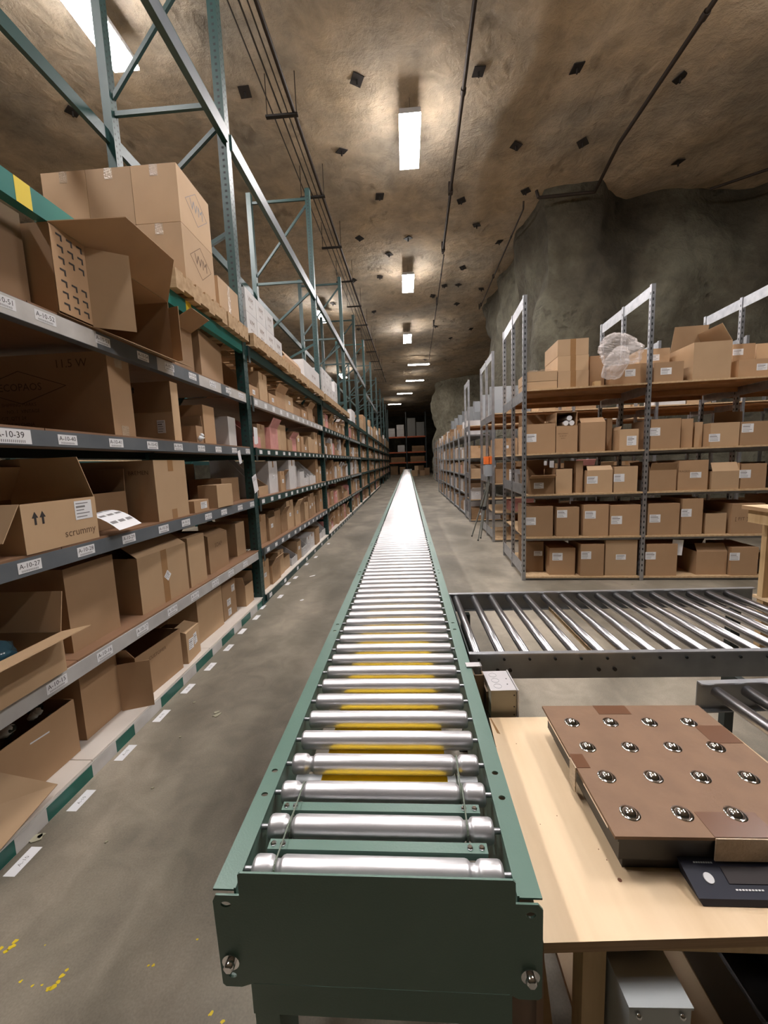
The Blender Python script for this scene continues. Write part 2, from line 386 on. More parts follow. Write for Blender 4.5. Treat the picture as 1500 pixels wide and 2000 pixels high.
conduit([(3.0, 10.58, cz(3.0, 10.58) - .03), (3.0, 10.6, 7.3), (3.1, 17, 7.3), (3.1, 17.02, cz(3.1, 17.02) - .03)], .02, 'thin dark conduit along the left edge of the dark olive rock')
conduit([(9.4, 8.6, 7.2), (7.0, 10.2, 7.2)], .03, 'short dark conduit at the right edge above the rock wall')
t = thing('cable_tray', 'cable tray hung under the ceiling above the aisle side of the rack', 'tray', (-1.7, 4, 6.8))
for dx, r in ((0, .03), (-.2, .012), (-.33, .01), (-.1, .01)):
    MB().cyl((dx, -6, 0), (dx + .5, 24, 0), r, 'conduit' if r > .02 else 'cable', 8).build('pipe' if r > .02 else 'cable', t)
for k in range(14):
    y = -5 + k * 1.92 + .1; x = .5 * (y + 6) / 30 - .02
    MB().box((x - .42, y - .03, -.06), (x + .08, y + .03, -.032), 'iron').build('crossbar', t)
    for s in (-.4, .06): MB().cyl((x + s, y, -.03), (x + s, y, CEIL - 6.95), .007, 'conduit', 6).build('hanger', t)
# ---------------------------------------------------------------- the long powered roller conveyor
cv = thing('roller_conveyor', 'long green powered roller conveyor running down the middle of the aisle', 'conveyor', (-.068, .5, 0), -.0041)
LEN = 30.6
HP = [.108 + .0, .172]
def rail(s):
    # flange with real holes near the camera, plain beyond
    b = MB(); seg = 3.1
    holes = []
    for y in (.185, .245, .94, 1.0, 1.7, 1.76, 2.5, 2.56):
        holes.append((s * .2265, y, .0052, 1.25))
    b.plate([(s * .2085, .012), (s * .244, .012), (s * .244, seg), (s * .2085, seg)] if s > 0 else [(s * .244, .012), (s * .2085, .012), (s * .2085, seg), (s * .244, seg)], holes, .003, 'machine_green', Matrix.Translation((0, 0, .7685)))
    x0, x1 = sorted((s * .2085, s * .244))
    b.box((x0, seg, .767), (x1, LEN, .77), 'machine_green')
    x0, x1 = sorted((s * .2085, s * .2115)); b.box((x0, .012, .612), (x1, LEN, .7725), 'machine_green')
    b.box((min(s * .2115, s * .24), .012, .612), (max(s * .2115, s * .24), LEN, .615), 'machine_green')
    b.build('side_rail', cv)
rail(-1); rail(1)
# end plate
b = MB()
ol = [(-.243, .755), (-.238, .7655), (-.2015, .7655), (-.2015, .801), (-.198, .804), (.201, .804), (.205, .80), (.205, .7655), (.237, .7655), (.2435, .757), (.2435, .608), (.238, .604), (.21, .604), (.195, .612), (-.19, .612), (-.21, .604), (-.235, .604), (-.240, .609)]
b.plate(ol[::-1], [(-.2235, .750, .005, 1.6), (.2265, .748, .005, 1.4), (-.223, .625, .005, 1.3)], .003, 'machine_green', Matrix.Translation((0, .008, 0)) @ Matrix(((1, 0, 0, 0), (0, 0, -1, 0), (0, 1, 0, 0), (0, 0, 0, 1))))
ep = b.build('end_plate', cv)
for x, z in ((-.2225, .652), (.2255, .648)):
    MB().cyl((x, .0065, z), (x, .003, z), .0135, 'chrome', 16).lathe([(0, .0085), (.008, .0085), (.010, .006)], (x, .003, z), (0, -1, 0), 'chrome', 6).build('bolt', ep)
# rollers
RZ = .766; RR = .0196; PIT = .0745; R0 = .046
def roller_mesh(grooved, n=22):
    L0, L1 = -.194, .197; e = [(0, .010), (.0005, .0152), (.003, .0184), (.007, RR)]
    T = L1 - L0; prof = [(t, r) for t, r in e]
    if grooved:
        for gx in (.0385, T - .045):
            prof += [(gx - .012, RR), (gx - .0075, .0182), (gx - .004, .0142), (gx + .004, .0142), (gx + .0075, .0182), (gx + .012, RR)]
    prof += [(T - t, r) for t, r in reversed(e)]
    b = MB(); b.lathe(prof, (L0, 0, 0), (1, 0, 0), 'roller_steel', n)
    return b.mesh('roller')
rm1 = roller_mesh(True, 32); rm2 = roller_mesh(False, 24); rm3 = roller_mesh(False, 12)
axm = [MB().cyl((-.2083, 0, 0), (-.194, 0, 0), .0045, 'galvanized', 6).mesh('axle'), MB().cyl((.197, 0, 0), (.2083, 0, 0), .0045, 'galvanized', 6).mesh('axle')]
NR = 408
for k in range(300):
    r = link('roller', rm1 if k < 4 else rm2 if k < 60 else rm3, cv, (0, R0 + PIT * k, RZ)); r.rotation_euler = (random.uniform(0, 6), 0, 0)
    if k < 50: link('axle', axm[0], r); link('axle', axm[1], r)
b = MB()
for k in range(300, NR): b.lathe([(0, .015), (.003, RR), (.388, RR), (.391, .015)], (-.194, R0 + PIT * k, RZ), (1, 0, 0), 'roller_steel', 8)
b.build('roller', cv, kind='stuff')
# braces with screws, between the first rollers
for k, z in ((0, .781), (1, .781)):
    y = R0 + PIT * (k + .5)
    br = MB().box((-.182, y - .009, z - .012), (.180, y + .009, z - .009), 'machine_green').box((-.182, y - .009, z - .022), (.180, y - .007, z - .012), 'machine_green').build('cross_brace', cv)
    for x in (-.174, -.158, .152, .171):
        MB().lathe([(0, .0052), (.002, .005), (.0035, .003)], (x, y, z - .009), (0, 0, 1), 'chrome', 12).build('screw', br)
MB().box((-.131, .19, .728), (.132, LEN - .3, .7455), 'belt_yellow').build('drive_belt', cv)
rrm = MB().cyl((-.2, 0, 0), (.2, 0, 0), .02, 'galv_dull', 8).mesh('return_roller')
for k in range(40): link('return_roller', rrm, cv, (0, .3 + .6 * k, .69))
def cord(x, k0):
    y0 = R0 + PIT * k0; y1 = y0 + PIT; r = .0172; pts = []
    for i in range(9): a = PI / 2 + PI * i / 8; pts.append(Vector((x, y0 + r * math.cos(a), RZ + r * math.sin(a))))
    for i in range(9): a = -PI / 2 + PI * i / 8; pts.append(Vector((x + (.002 if i > 4 else 0), y1 + r * math.cos(a), RZ + r * math.sin(a))))
    b = MB()
    for i in range(len(pts)): b.cyl(pts[i], pts[(i + 1) % len(pts)], .0016, 'cord_green', 6)
    b.build('drive_cord', cv)
gl, gr = -.194 + .0385, .197 - .045
cord(gl - .0015, 0); cord(gl + .0015, 1); cord(gr, 1); cord(gr - .0015, 2)
# stands
for i, y in enumerate((.10, 3.1, 6.1, 9.1, 12.1, 15.1, 18.1, 21.1, 24.1, 27.1, 30.1)):
    if i == 0: y = .07
    st = MB().box((-.205, y - .04, .0), (-.165, y + .04, .60), 'machine_green').box((.165, y - .04, .0), (.205, y + .04, .60), 'machine_green') \
        .box((-.205, y - .045, .525), (.205, y - .04, .582), 'machine_green').box((-.165, y - .04, .577), (.165, y + .04, .582), 'machine_green').box((-.165, y - .02, .22), (.165, y + .02, .26), 'machine_green') \
        .box((-.22, y - .06, 0), (-.15, y + .06, .006), 'machine_green').box((.15, y - .06, 0), (.22, y + .06, .006), 'machine_green').build('stand', cv)
    if i == 0:
        [MB().box((a, y - .03, .583), (a + .09, y + .03, .611), 'machine_dark').build('spacer', st) for a in (-.195, .08)]
MB().box((-.10, .12, .40), (.08, .33, .50), 'steel_light').box((.08, .13, .41), (.13, .29, .49), 'machine_dark').build('motor', cv)
b = MB(); b.box((-.25, LEN - .06, .63), (.25, LEN, .80), 'galv_dull'); b.box((-.30, LEN - .3, .70), (-.255, LEN, .78), 'steel_light'); b.box((.255, LEN - .5, .66), (.36, LEN - .05, .80), 'steel_light')
b.build('end_stop', cv)

# ---------------------------------------------------------------- spur roller conveyors
def spur(label, x, y, rz, n, W, first, pitch=.0812, legs=(), rail_d=.082):
    L = first + pitch * n + .05
    t = thing('gravity_conveyor', label, 'conveyor', (x, y, 0), rz, 'unpowered roller spurs')
    z = .77
    for yy, s in ((0, 1), (W, -1)):
        b = MB(); y0, y1 = sorted((yy, yy + s * .018)); b.box((0, y0, z - .004), (L, y1, z), 'galvanized')
        y0, y1 = sorted((yy, yy + s * .003)); b.box((0, y0, z - rail_d), (L, y1, z - .004), 'galv_dull')
        y0, y1 = sorted((yy, yy + s * .018)); b.box((0, y0, z - rail_d - .003), (L, y1, z - rail_d), 'galv_dull')
        rl = b.build('side_rail', t)
        bb = MB()
        for k in range(n):
            xx = first + pitch * k; bb.cyl((xx, yy - s * .0045, z - .018), (xx, yy - s * .0002, z - .018), .0045, 'slot', 6)
        for xx in (.09, .13, .41, .46): bb.cyl((xx, yy - s * .005, z - .055), (xx, yy - s * .0002, z - .055), .006, 'iron', 8)
        bb.build('axle_end', rl, kind='stuff')
    rm = MB().lathe([(0, .012), (.002, .0152), (W - .046, .0152), (W - .044, .012)], (0, .022, 0), (0, 1, 0), 'spur_steel', 20).mesh('spur_roller')
    for k in range(n): link('roller', rm, t, (first + pitch * k, 0, z - .020))
    for xx in legs:
        for yy in (.025, W - .06):
            MB().box((xx, yy, 0), (xx + .04, yy + .035, z - rail_d - .004), 'machine_dark').box((xx - .02, yy - .01, 0), (xx + .06, yy + .045, .006), 'machine_dark').build('leg', t)
        MB().box((xx, .06, .35), (xx + .03, W - .06, .39), 'machine_dark').build('stretcher', t)
    return t
s1 = spur('unpowered roller spur joining the green conveyor at right angles, in front of the grey shelving', .186, 1.243, .004, 16, .61, .03, legs=(.05, 1.25))
MB().box((0, .01, .70), (.004, .60, .766), 'machine_dark').build('end_plate', s1)
MB().box((.46, .02, .683), (.50, .59, .70), 'lumber').build('support_slat', s1)
s2 = spur('short roller spur at the right edge beside the plywood table', .81, .50, .05, 11, .58, .035, legs=(.35, .8))

# ---------------------------------------------------------------- plywood table
tb = thing('plywood_table', 'raw plywood work table beside the near end of the conveyor', 'table', (.185, .529, 0), .0)
tq = [(0, 0), (.65, .034), (.632, .548), (.027, .535)]
b = MB()
for z0, z1, m_, e_ in ((.652, .67, 'ply_edge', 0), (.67, .6705, 'plywood', .0005)):
    b.add([(x, y, z0) for x, y in tq] + [(x, y, z1) for x, y in tq], [(0, 3, 2, 1), (4, 5, 6, 7), (0, 1, 5, 4), (1, 2, 6, 5), (2, 3, 7, 6), (3, 0, 4, 7)], m_)
b.build('tabletop', tb)
for x, y, r in ((.16, .095, .0035), (.02, .42, .0022), (.155, .13, .001), (.15, .15, .001), (.1, .22, .001), (.075, .43, .0012), (.44, .03, .0015), (.06, .2, .0009)):
    MB().cyl((x, y, .6705), (x, y, .6709), r, 'knot', 10).build('knot', tb)
MB().add([(.035, .47, .6707), (.043, .466, .6707), (.032, .535, .6707), (.029, .53, .6707)], [(0, 1, 2, 3)], 'tape').build('stain', tb)
for x, y in ((.072, .03), (.56, .03), (.05, .47), (.56, .47)):
    MB().box((x, y, 0), (x + .036, y + .036, .652), 'lumber').build('leg', tb)
MB().box((.105, .035, .615), (.56, .053, .6518), 'lumber').build('apron', tb)
MB().box((.01, .06, .05), (.022, .5, .651), 'hardboard').build('side_panel', tb)
MB().box((.14, .09, .20), (.62, .53, .215), 'plywood').build('lower_shelf', tb)
MB().bar((.065, .44, .64), (.066, .1, .1), .03, .02, 'lumber').build('brace', tb)

g = thing('steel_bracket_box', 'light grey steel box fixed under the front edge of the plywood table', 'box', (.30, .505, 0), .02)
MB().box((0, 0, .45), (.088, .125, .598), 'steel_light').box((-.002, -.002, .598), (.090, .127, .602), 'steel_light').build('housing', g)
for x in (.012, .074): MB().lathe([(0, .004), (.005, .004), (.006, .002)], (x, 0, .588), (0, -1, 0), 'chrome', 10).build('screw', g)
MB().box((.01, .085, .602), (.08, .12, .6505), 'machine_dark').build('hanger', g)
b = thing('black_crate', 'black crate with a red handle in the dark under the right end of the table', 'crate', (.66, .60, .216), .0)
b.location = (.62, .64, .222)
MB().box((0, 0, 0), (.16, .25, .006), 'black_plastic').box((0, 0, .006), (.16, .008, .13), 'black_plastic').box((0, .242, .006), (.16, .25, .13), 'black_plastic').box((0, .008, .006), (.008, .242, .13), 'black_plastic').box((.152, .008, .006), (.16, .242, .13), 'black_plastic').build('body', b)
MB().cyl((.04, -.006, .09), (.12, -.006, .09), .006, 'red', 8).build('handle', b)

# ---------------------------------------------------------------- scale with ball transfer plate
sc = thing('bench_scale', 'black electronic floor scale on the plywood table under the brown ball plate', 'scale', (.350, .640, .6715), .003)
MB().box((.010, .006, .0), (.375, .335, .022), 'black_plastic').box((.0, .0, .022), (.385, .35, .060), 'black_plastic').build('base', sc)
MB().box((-.004, -.004, .0605), (.389, .354, .0655), 'black_plastic').box((-.0045, .03, .052), (-.0042, .34, .0655), 'chrome').build('platform', sc)
d = MB()
d.add([(.105, -.055, 0), (.30, -.055, 0), (.30, -.0005, 0), (.105, -.0005, 0), (.10, -.052, .010), (.305, -.052, .010), (.30, -.0005, .030), (.098, -.0005, .030)],
      [(0, 3, 2, 1), (4, 5, 6, 7), (0, 1, 5, 4), (1, 2, 6, 5), (2, 3, 7, 6), (3, 0, 4, 7)], 'navy_plastic')
dp = d.build('display_unit', sc)
al = math.atan2(.020, .0515); SL = Matrix.Translation((.20, -.026, .0206)) @ Matrix.Rotation(al, 4, 'X')
MB().box((-.04, -.009, 0), (.04, .014, .0008), 'screen', SL).build('screen', dp)
for x in (-.068, .07): MB().lathe([(0, .008), (.0012, .0075)], SL @ Vector((x, -.002, 0)), (0, -math.sin(al), math.cos(al)), 'paper', 18).build('button', dp)
b = MB()
for i in range(9): b.box((-.035 + i * .005, -.0175, 0), (-.0315 + i * .005, -.0155, .0004), 'paper', SL)
for i in (0, 1): b.box((.02 + i * .012, -.0185, 0), (.024 + i * .012, -.0145, .0004), 'paper', SL)
for i in range(8): b.box((-.08 + i * .004, .018, 0), (-.077 + i * .004, .0202, .0004), 'steel_light', SL)
b.build('printed_marks', dp)
bp = thing('ball_transfer_plate', 'brown hardboard plate with rows of steel transfer balls, taped onto the scale', 'plate', (.340, .634, .7385), .003)
MB().box((0, 0, 0), (.396, .371, .006), 'balloard').build('board', bp)
for r in range(4):
    for c in range(4):
        x = .050 + .0925 * c; y = .047 + .0855 * r
        u = MB().lathe([(0, .0175), (.0008, .0175), (.001, .0142)], (x, y, .0061), (0, 0, 1), 'chrome', 20).build('ball_cup', bp)
        MB().lathe([(zz, math.sqrt(max(1e-9, .0135 ** 2 - (zz + .0048) ** 2))) for zz in (0, .0015, .003, .0045, .006, .0072, .008, .0085, .00868)], (x, y, .0062), (0, 0, 1), 'chrome', 24, False).build('ball', u)
for a, c in (((.05 + .08, .335, .0062), (.21, .3705, .0068)), ((.165, .0005, .0062), (.27, .05, .0068)), ((.0005, .155, .0062), (.028, .195, .0068)), ((.33, .23, .0062), (.3955, .29, .0068))):
    MB().box(a, c, 'balltape').build('tape', bp)
MB().box((.165, -.0030, -.036), (.265, -.0008, .0062), 'clear_tape').build('tape', bp); MB().box((-.003, .155, -.050), (-.0008, .185, .0062), 'clear_tape').build('tape', bp)

# ---------------------------------------------------------------- junction box
jb = thing('junction_box', 'steel electrical junction box with round knockouts beside the conveyor rail', 'box', (.216, 1.083, 0), .04)
MB().box((0, 0, .657), (.072, .105, .74), 'box_cream').box((-.0005, -.0005, .74), (.0725, .1055, .741), 'box_top').build('housing', jb)
MB().box((.0745, -.004, .655), (.078, .109, .742), 'box_top').box((.073, .002, .66), (.0745, .1, .735), 'box_cream').build('lid', jb)
for y in (.022, .052, .082):
    b = MB(); n = 20
    for k in range(n):
        a0, a1 = 2 * PI * k / n, 2 * PI * (k + 1) / n
        b.cyl((.025 + .011 * math.cos(a0), y + .011 * math.sin(a0), .7413), (.025 + .011 * math.cos(a1), y + .011 * math.sin(a1), .7413), .0005, 'galv_dull', 4)
    b.build('knockout', jb)
for p in ((.055, .03, .7412), (.06, .06, .7412)): MB().cyl(p, (p[0], p[1], .7418), .002, 'iron', 8).build('screw_hole', jb)
for z in (.725, .69, .665): MB().cyl((.066, -.0008, z), (.066, 0, z), .0022, 'iron', 8).build('screw_hole', jb)
MB().box((-.038, .05, .50), (-.008, .054, .76), 'rust_bracket').box((-.038, .05, .50), (-.034, .09, .76), 'rust_bracket').box((-.012, .05, .50), (-.008, .09, .76), 'rust_bracket').build('channel', jb)
MB().box((-.055, .075, .772), (-.01, .10, .775), 'box_top').box((-.012, .075, .752), (-.009, .10, .775), 'box_top').build('mounting_tab', jb)
MB().box((-.006, .03, .66), (0, .08, .72), 'rust_bracket').build('strut', jb)
MB().box((.01, .02, .0), (.05, .08, .656), 'machine_dark').build('post', jb)
jb.location.x = .222
# ---------------------------------------------------------------- workbench at the right edge
wb = thing('wooden_workbench', 'wooden packing bench built of lumber and plywood at the right edge', 'workbench', (2.31, 2.88, 0), -.0)
MB().box((0, -.9, .985), (1.3, 0, 1.01), 'plywood').box((-.0005, -.9, .986), (0, 0, 1.009), 'ply_edge').build('bench_top', wb)
MB().box((.03, -.88, .895), (.068, -.02, .984), 'lumber').box((.069, -.058, .895), (1.27, -.02, .984), 'lumber').build('apron', wb)
MB().box((.13, -.06, .365), (.17, -.02, .894), 'lumber').build('post', wb)
MB().box((.172, -.04, .365), (1.2, -.025, .894), 'hardboard').build('back_panel', wb)
MB().box((.13, -.75, .345), (1.25, .02, .364), 'plywood').build('lower_shelf', wb)
for x, y in ((.14, -.7), (1.1, -.7), (.14, -.06), (1.1, -.06)): MB().box((x, y, 0), (x + .05, y + .05, .344), 'lumber').build('leg', wb)
# ---------------------------------------------------------------- cartons
T_ = .004
def carton(label, loc, rz, w, d, h, m='kraft', flaps=None, tape='', labs=(), texts=(), group=None, arrows=None, name='cardboard_box', cat='box', inner='kraft_inside', near_texts=(), yaw=0., lname='shipping_label', fill=None):
    """local: x along the front, -y the front, z up; origin front bottom centre. flaps=None means closed."""
    t = thing(name, label, cat, loc, rz + yaw, group)
    b = MB(); hw = w / 2
    if flaps is None:
        b.box((-hw, 0, 0), (hw, d, h - .0015), m)
        b.box((-hw, 0, h - .0015), (hw, d / 2 - .001, h), m); b.box((-hw, d / 2 + .001, h - .0015), (hw, d, h), m)
    else:
        b.box((-hw, 0, 0), (hw, d, T_), m)
        b.box((-hw, 0, T_), (hw, T_, h), m); b.box((-hw, d - T_, T_), (hw, d, h), m)
        b.box((-hw, T_, T_), (-hw + T_, d - T_, h), m); b.box((hw - T_, T_, T_), (hw, d - T_, h), m)
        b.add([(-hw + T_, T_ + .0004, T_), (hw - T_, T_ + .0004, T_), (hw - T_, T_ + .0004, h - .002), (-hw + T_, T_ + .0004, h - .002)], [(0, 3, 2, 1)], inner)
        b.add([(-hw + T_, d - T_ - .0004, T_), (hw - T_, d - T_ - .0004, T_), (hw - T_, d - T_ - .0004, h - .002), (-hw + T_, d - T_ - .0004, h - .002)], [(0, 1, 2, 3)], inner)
    b.build('body', t)
    for side, ang, ln in (flaps or ()):
        # ang 0 = straight up, positive = outwards
        a = math.radians(ang); fb = MB()
        if side in 'FB':
            s = -1 if side == 'F' else 1; y0 = 0 if side == 'F' else d
            dy, dz = s * math.sin(a), math.cos(a)
            q = [(-hw + .002, y0, h), (hw - .002, y0, h), (hw - .006, y0 + dy * ln, h + dz * ln), (-hw + .006, y0 + dy * ln, h + dz * ln)]
            nrm = Vector((0, dz, -dy)) * -s
        else:
            s = -1 if side == 'L' else 1; x0 = s * hw; dx, dz = s * math.sin(a), math.cos(a)
            q = [(x0, .002, h), (x0, d - .002, h), (x0 + dx * ln, d - .006, h + dz * ln), (x0 + dx * ln, .006, h + dz * ln)]
            nrm = Vector((dz, 0, -dx)) * -s
        q = [Vector(p) for p in q]; q2 = [p + nrm * .0035 for p in q]
        fb.add(q + q2, [(0, 1, 2, 3), (7, 6, 5, 4), (0, 4, 5, 1), (1, 5, 6, 2), (2, 6, 7, 3), (3, 7, 4, 0)], m)
        fb.build('flap', t)
    if tape:
        tb_ = MB(); tm = 'clear_tape' if 'c' in tape else 'tape'
        if 'v' in tape: tb_.box((-.028, -.0007, 0), (.028, 0, h), tm)
        if 'e' in tape: tb_.box((-.028, -.0007, h - .07), (.028, 0, h), tm); tb_.box((-.028, -.0007, 0), (.028, 0, .06), tm)
        if 't' in tape or 'e' in tape: tb_.box((-.028, 0, h), (.028, d, h + .0006), tm)
        if 's' in tape: tb_.box((-hw - .0007, d / 2 - .028, h - .07), (-hw, d / 2 + .028, h), tm); tb_.box((-hw, d / 2 - .028, h), (hw, d / 2 + .028, h + .0006), tm)
        if tb_.v: tb_.build('tape', t)
    for l in labs:
        cx, cz_, lw, lh = l[:4]; rot = l[4] if len(l) > 4 else 0
        o = MB(); mx = Matrix.Translation((cx, 0, cz_)) @ Matrix.Rotation(rot, 4, 'Y')
        o.box((-lw / 2, -.0012, -lh / 2), (lw / 2, -.0004, lh / 2), 'paper', mx)
        rows = 5 if lh > .04 else 3
        for k in range(rows):
            z = lh / 2 - lh * (k + .8) / (rows + .6); ww = lw * random.uniform(.45, .8); th = lh * (.05 if k != 1 else .1)
            o.box((-lw * .42, -.0015, z - th / 2), (-lw * .42 + ww, -.0012, z + th / 2), 'grey_ink', mx)
        o.build(lname, t)
    for s, size, cx, cz_ in texts: MB().text(s, size, TX(cx, -.0006, cz_), 'soft_ink').build('printed_text', t)
    for s, size, cy, cz_ in near_texts:   # on the -x side face
        mx = Matrix.Translation((-hw - .0006, cy, cz_)) @ Matrix(((0, 0, -1, 0), (-1, 0, 0, 0), (0, 1, 0, 0), (0, 0, 0, 1)))
        MB().text(s, size, mx, 'soft_ink').build('printed_text', t)
    if arrows:
        cx, cz_, sz = arrows; o = MB()
        for k in (0, 1):
            x = cx + k * sz * 1.25
            o.box((x - sz * .17, -.0009, cz_ - sz), (x + sz * .17, -.0003, cz_), 'ink')
            o.add([(x - sz * .5, -.0009, cz_), (x + sz * .5, -.0009, cz_), (x, -.0009, cz_ + sz * .9), (x - sz * .5, -.0003, cz_), (x + sz * .5, -.0003, cz_), (x, -.0003, cz_ + sz * .9)], [(0, 1, 2), (5, 4, 3), (0, 3, 4, 1), (1, 4, 5, 2), (2, 5, 3, 0)], 'ink')
        o.build('printed_arrows', t)
    return t
def diamond(t, face, c, w, h, m='soft_ink', th=.004):
    o = MB(); P = [(-w / 2, 0), (0, h / 2), (w / 2, 0), (0, -h / 2)]
    for k in range(4):
        (a, b_), (c_, d_) = P[k], P[(k + 1) % 4]
        if face == 'front': p0, p1 = (c[0] + a, -.0006, c[1] + b_), (c[0] + c_, -.0006, c[1] + d_)
        else: p0, p1 = (face, c[0] + a, c[1] + b_), (face, c[0] + c_, c[1] + d_)
        o.bar(p0, p1, th, .0008, m, (1, 0, 0) if face != 'front' else (0, 1, 0))
    o.build('printed_diamond', t)

# ---------------------------------------------------------------- the long green pallet rack on the left
FX = -1.5; RXB = -2.58
FY = [.45, 3.91, 7.43, 10.75, 13.4, 16.05, 19.5, 23., 26.5, 30., 33.5, 37.]
LV = [.07, .56, 1.08, 1.585, 2.09, 2.57]       # beam tops
rk = thing('pallet_rack', 'long green steel pallet rack full of boxes along the left of the aisle', 'rack', (FX, 0, 0))
def P(b, name, parent=None): return b.build(name, parent or rk, loc=(0, 0, 0))
for i, y in enumerate(FY):
    top = 6.65 if i < 2 else 6.1
    dxx = .03 if i == 5 else 0
    for x in (-.05, RXB - FX):
        b = MB(); b.box((x - .04 + dxx, y - .045, 0), (x - .036 + dxx, y + .045, top), 'rack_green')
        b.box((x - .036 + dxx, y - .045, 0), (x + .04 + dxx, y - .041, top), 'rack_green'); b.box((x - .036 + dxx, y + .041, 0), (x + .04 + dxx, y + .045, top), 'rack_green')
        b.box((x + .036 + dxx, y - .041, 0), (x + .04 + dxx, y + .041, top), 'rack_green')
        if i < 3:
            z = .12
            while z < top - .1:
                for yy in (-.022, .022): b.box((x + .04 + dxx, y + yy - .005, z), (x + .0405 + dxx, y + yy + .005, z + .015), 'slot')
                if x > -.5: b.box((x - .008, y - .0455, z), (x + .012, y - .045, z + .018), 'slot')
                z += .0508
        b.box((x - .07, y - .08, 0), (x + .06 + dxx, y + .08, .008), 'rack_green')
        P(b, 'upright_post')
    x0, x1 = -.09, RXB - FX + .04
    for z in (.35, 1.5, 3.0, 4.62, 5.95):
        b = MB(); b.bar((x0, y, z), (x1, y, z), .03, .04, 'rack_green'); P(b, 'cross_tie')
    for za, zb in ((.45, 1.4), (2.9, 1.6), (3.55, 3.1), (4.45, 3.7), (5.85, 4.75)):
        b = MB(); b.bar((x0, y, za), (x1, y, zb), .03, .035, 'rack_green'); P(b, 'diagonal_brace')
def beam_label(parent, y, z0, z1, txt, w_=.085, wide=False, x=.0045):
    b = MB(); b.box((x, y - w_ / 2, z0), (x + .0007, y + w_ / 2, z1), 'paper')
    if txt:
        h = (z1 - z0); b.text(txt, h * .62, Matrix.Translation((x + .001, y, z0 + h * .60)) @ PLUSX, 'ink')
        for k in range(16): b.box((x + .0007, y - w_ * .36 + k * w_ * .045, z0 + h * .08), (x + .0009, y - w_ * .36 + k * w_ * .045 + w_ * .02, z0 + h * .26), 'grey_ink')
    b.build('beam_label', parent)
LY = {4: (1.51, 1.69, 2.01, 2.32, 2.58, 2.86, 3.16, 3.44, 3.7), 3: (1.46, 1.72, 2.02, 2.32, 2.59, 2.89, 3.16, 3.46, 3.76), 2: (1.46, 1.74, 2.03, 2.34, 2.59, 2.9, 3.16, 3.48, 3.76), 1: (1.50, 1.77, 2.05, 2.34, 2.61, 2.91, 3.19, 3.49)}
LN = {4: 51, 3: 39, 2: 27, 1: 15}
SEG = [1.0, 1.24, 1.37, 1.61, 1.76, 1.9, 2.13, 2.37, 2.53, 2.77, 2.92, 3.15, 3.3, 3.51, 3.68, 3.85]
for i in range(len(FY) - 1):
    y0, y1 = FY[i] + .047, FY[i + 1] - .047
    for L, z in enumerate(LV):
        if i > 6 and L == 0: continue
        bh = (.07, .07, .07, .065, .08, .095)[L]
        mt = 'rack_green'
        if i == 0: mt = ('beam_tape_white', 'beam_white', 'beam_grey', 'beam_grey', 'beam_grey', 'rack_teal')[L]
        elif i == 1: mt = ('rack_green', 'beam_grey', 'rack_green', 'rack_green', 'beam_white', 'rack_green')[L]
        b = MB(); b.box((-.046, y0, z - bh), (.004, y1, z), mt)
        bmo = P(b, 'beam')
        for sy, e0, e1 in ((1, y0 - .002, y0 + .045), (-1, y1 - .045, y1 + .002)):
            MB().box((.004, e0, z - bh - (.06 if L else 0)), (.0075, e1, z if L == 5 else z + .01), 'rack_dark' if i else 'rack_green').build('beam_connector', bmo)
        b = MB(); b.box((RXB - FX - .04, y0, z - bh), (RXB - FX, y1, z), 'rack_green' if L != 1 else 'beam_grey'); P(b, 'beam')
        if i == 0:
            if L in LY:
                for k, yy in enumerate(LY[L]):
                    big = (L == 3 and k == 0)
                    beam_label(bmo, yy, z - (.055 if not big else .06), z - (.012 if not big else .004), 'A-10-%d' % (LN[L] + k), .10 if not big else .17)
                if L == 4:
                    for a, c in ((.5, 1.97), (2.45, 2.62), (2.95, 3.3), (3.45, 3.84)): MB().box((.0041, a, z - .078), (.0044, c, z - .001), 'beam_tape_white').build('tape', bmo)
            if L == 0:
                for a, c, k in zip(SEG[:-1], SEG[1:], range(99)):
                    g_ = k % 2 == 1 or k == 0
                    MB().box((.004, a, .002), (.0046 + .0004 * (k % 2), c + .004, .064), 'beam_tape_green' if k % 2 == 0 else 'beam_tape_white').build('tape', bmo)
            if L == 5:
                for a, c in ((1.63, 1.70), (2.86, 2.93)): MB().box((.004, a, z - .095), (.0046, c, z), 'yellow').build('tape', bmo)
        elif i < 4 and L < 5:
            n = 13 if i == 1 else 10
            for k in range(n):
                yy = y0 + (y1 - y0) * (k + .5) / n + random.uniform(-.02, .02)
                if L == 0 and i == 1 and k % 2: continue
                MB().box((.0042, yy - .04, z - bh * .8), (.0050, yy + .04, z - bh * .2), 'paper').build('beam_label', bmo)
        dm = 'deck_white' if L == 0 else 'hardboard' if L < 5 else 'particle'
        n = 3; ww = (y1 - y0) / n
        if L < 5:
            for k in range(n):
                b = MB(); b.box((RXB - FX + .002, y0 + ww * k + .002, z + .0005), (-.002 if L else .001, y0 + ww * (k + 1) - .002, z + .010), dm)
                P(b, 'deck_board')
# upper tie beams
for i in range(7):
    y0, y1 = FY[i] + .047, FY[i + 1] - .047
    P(MB().box((-.046, y0, 4.28 if i < 5 else 4.05), (.004, y1, 4.41 if i < 5 else 4.18), 'rack_green').box((.0005, y0, 4.283 if i < 5 else 4.053), (.0046, y1, 4.40 if i < 5 else 4.17), 'beam_grey'), 'beam')
    P(MB().box((RXB - FX - .04, y0, 4.36), (RXB - FX, y1, 4.47), 'rack_green'), 'beam')
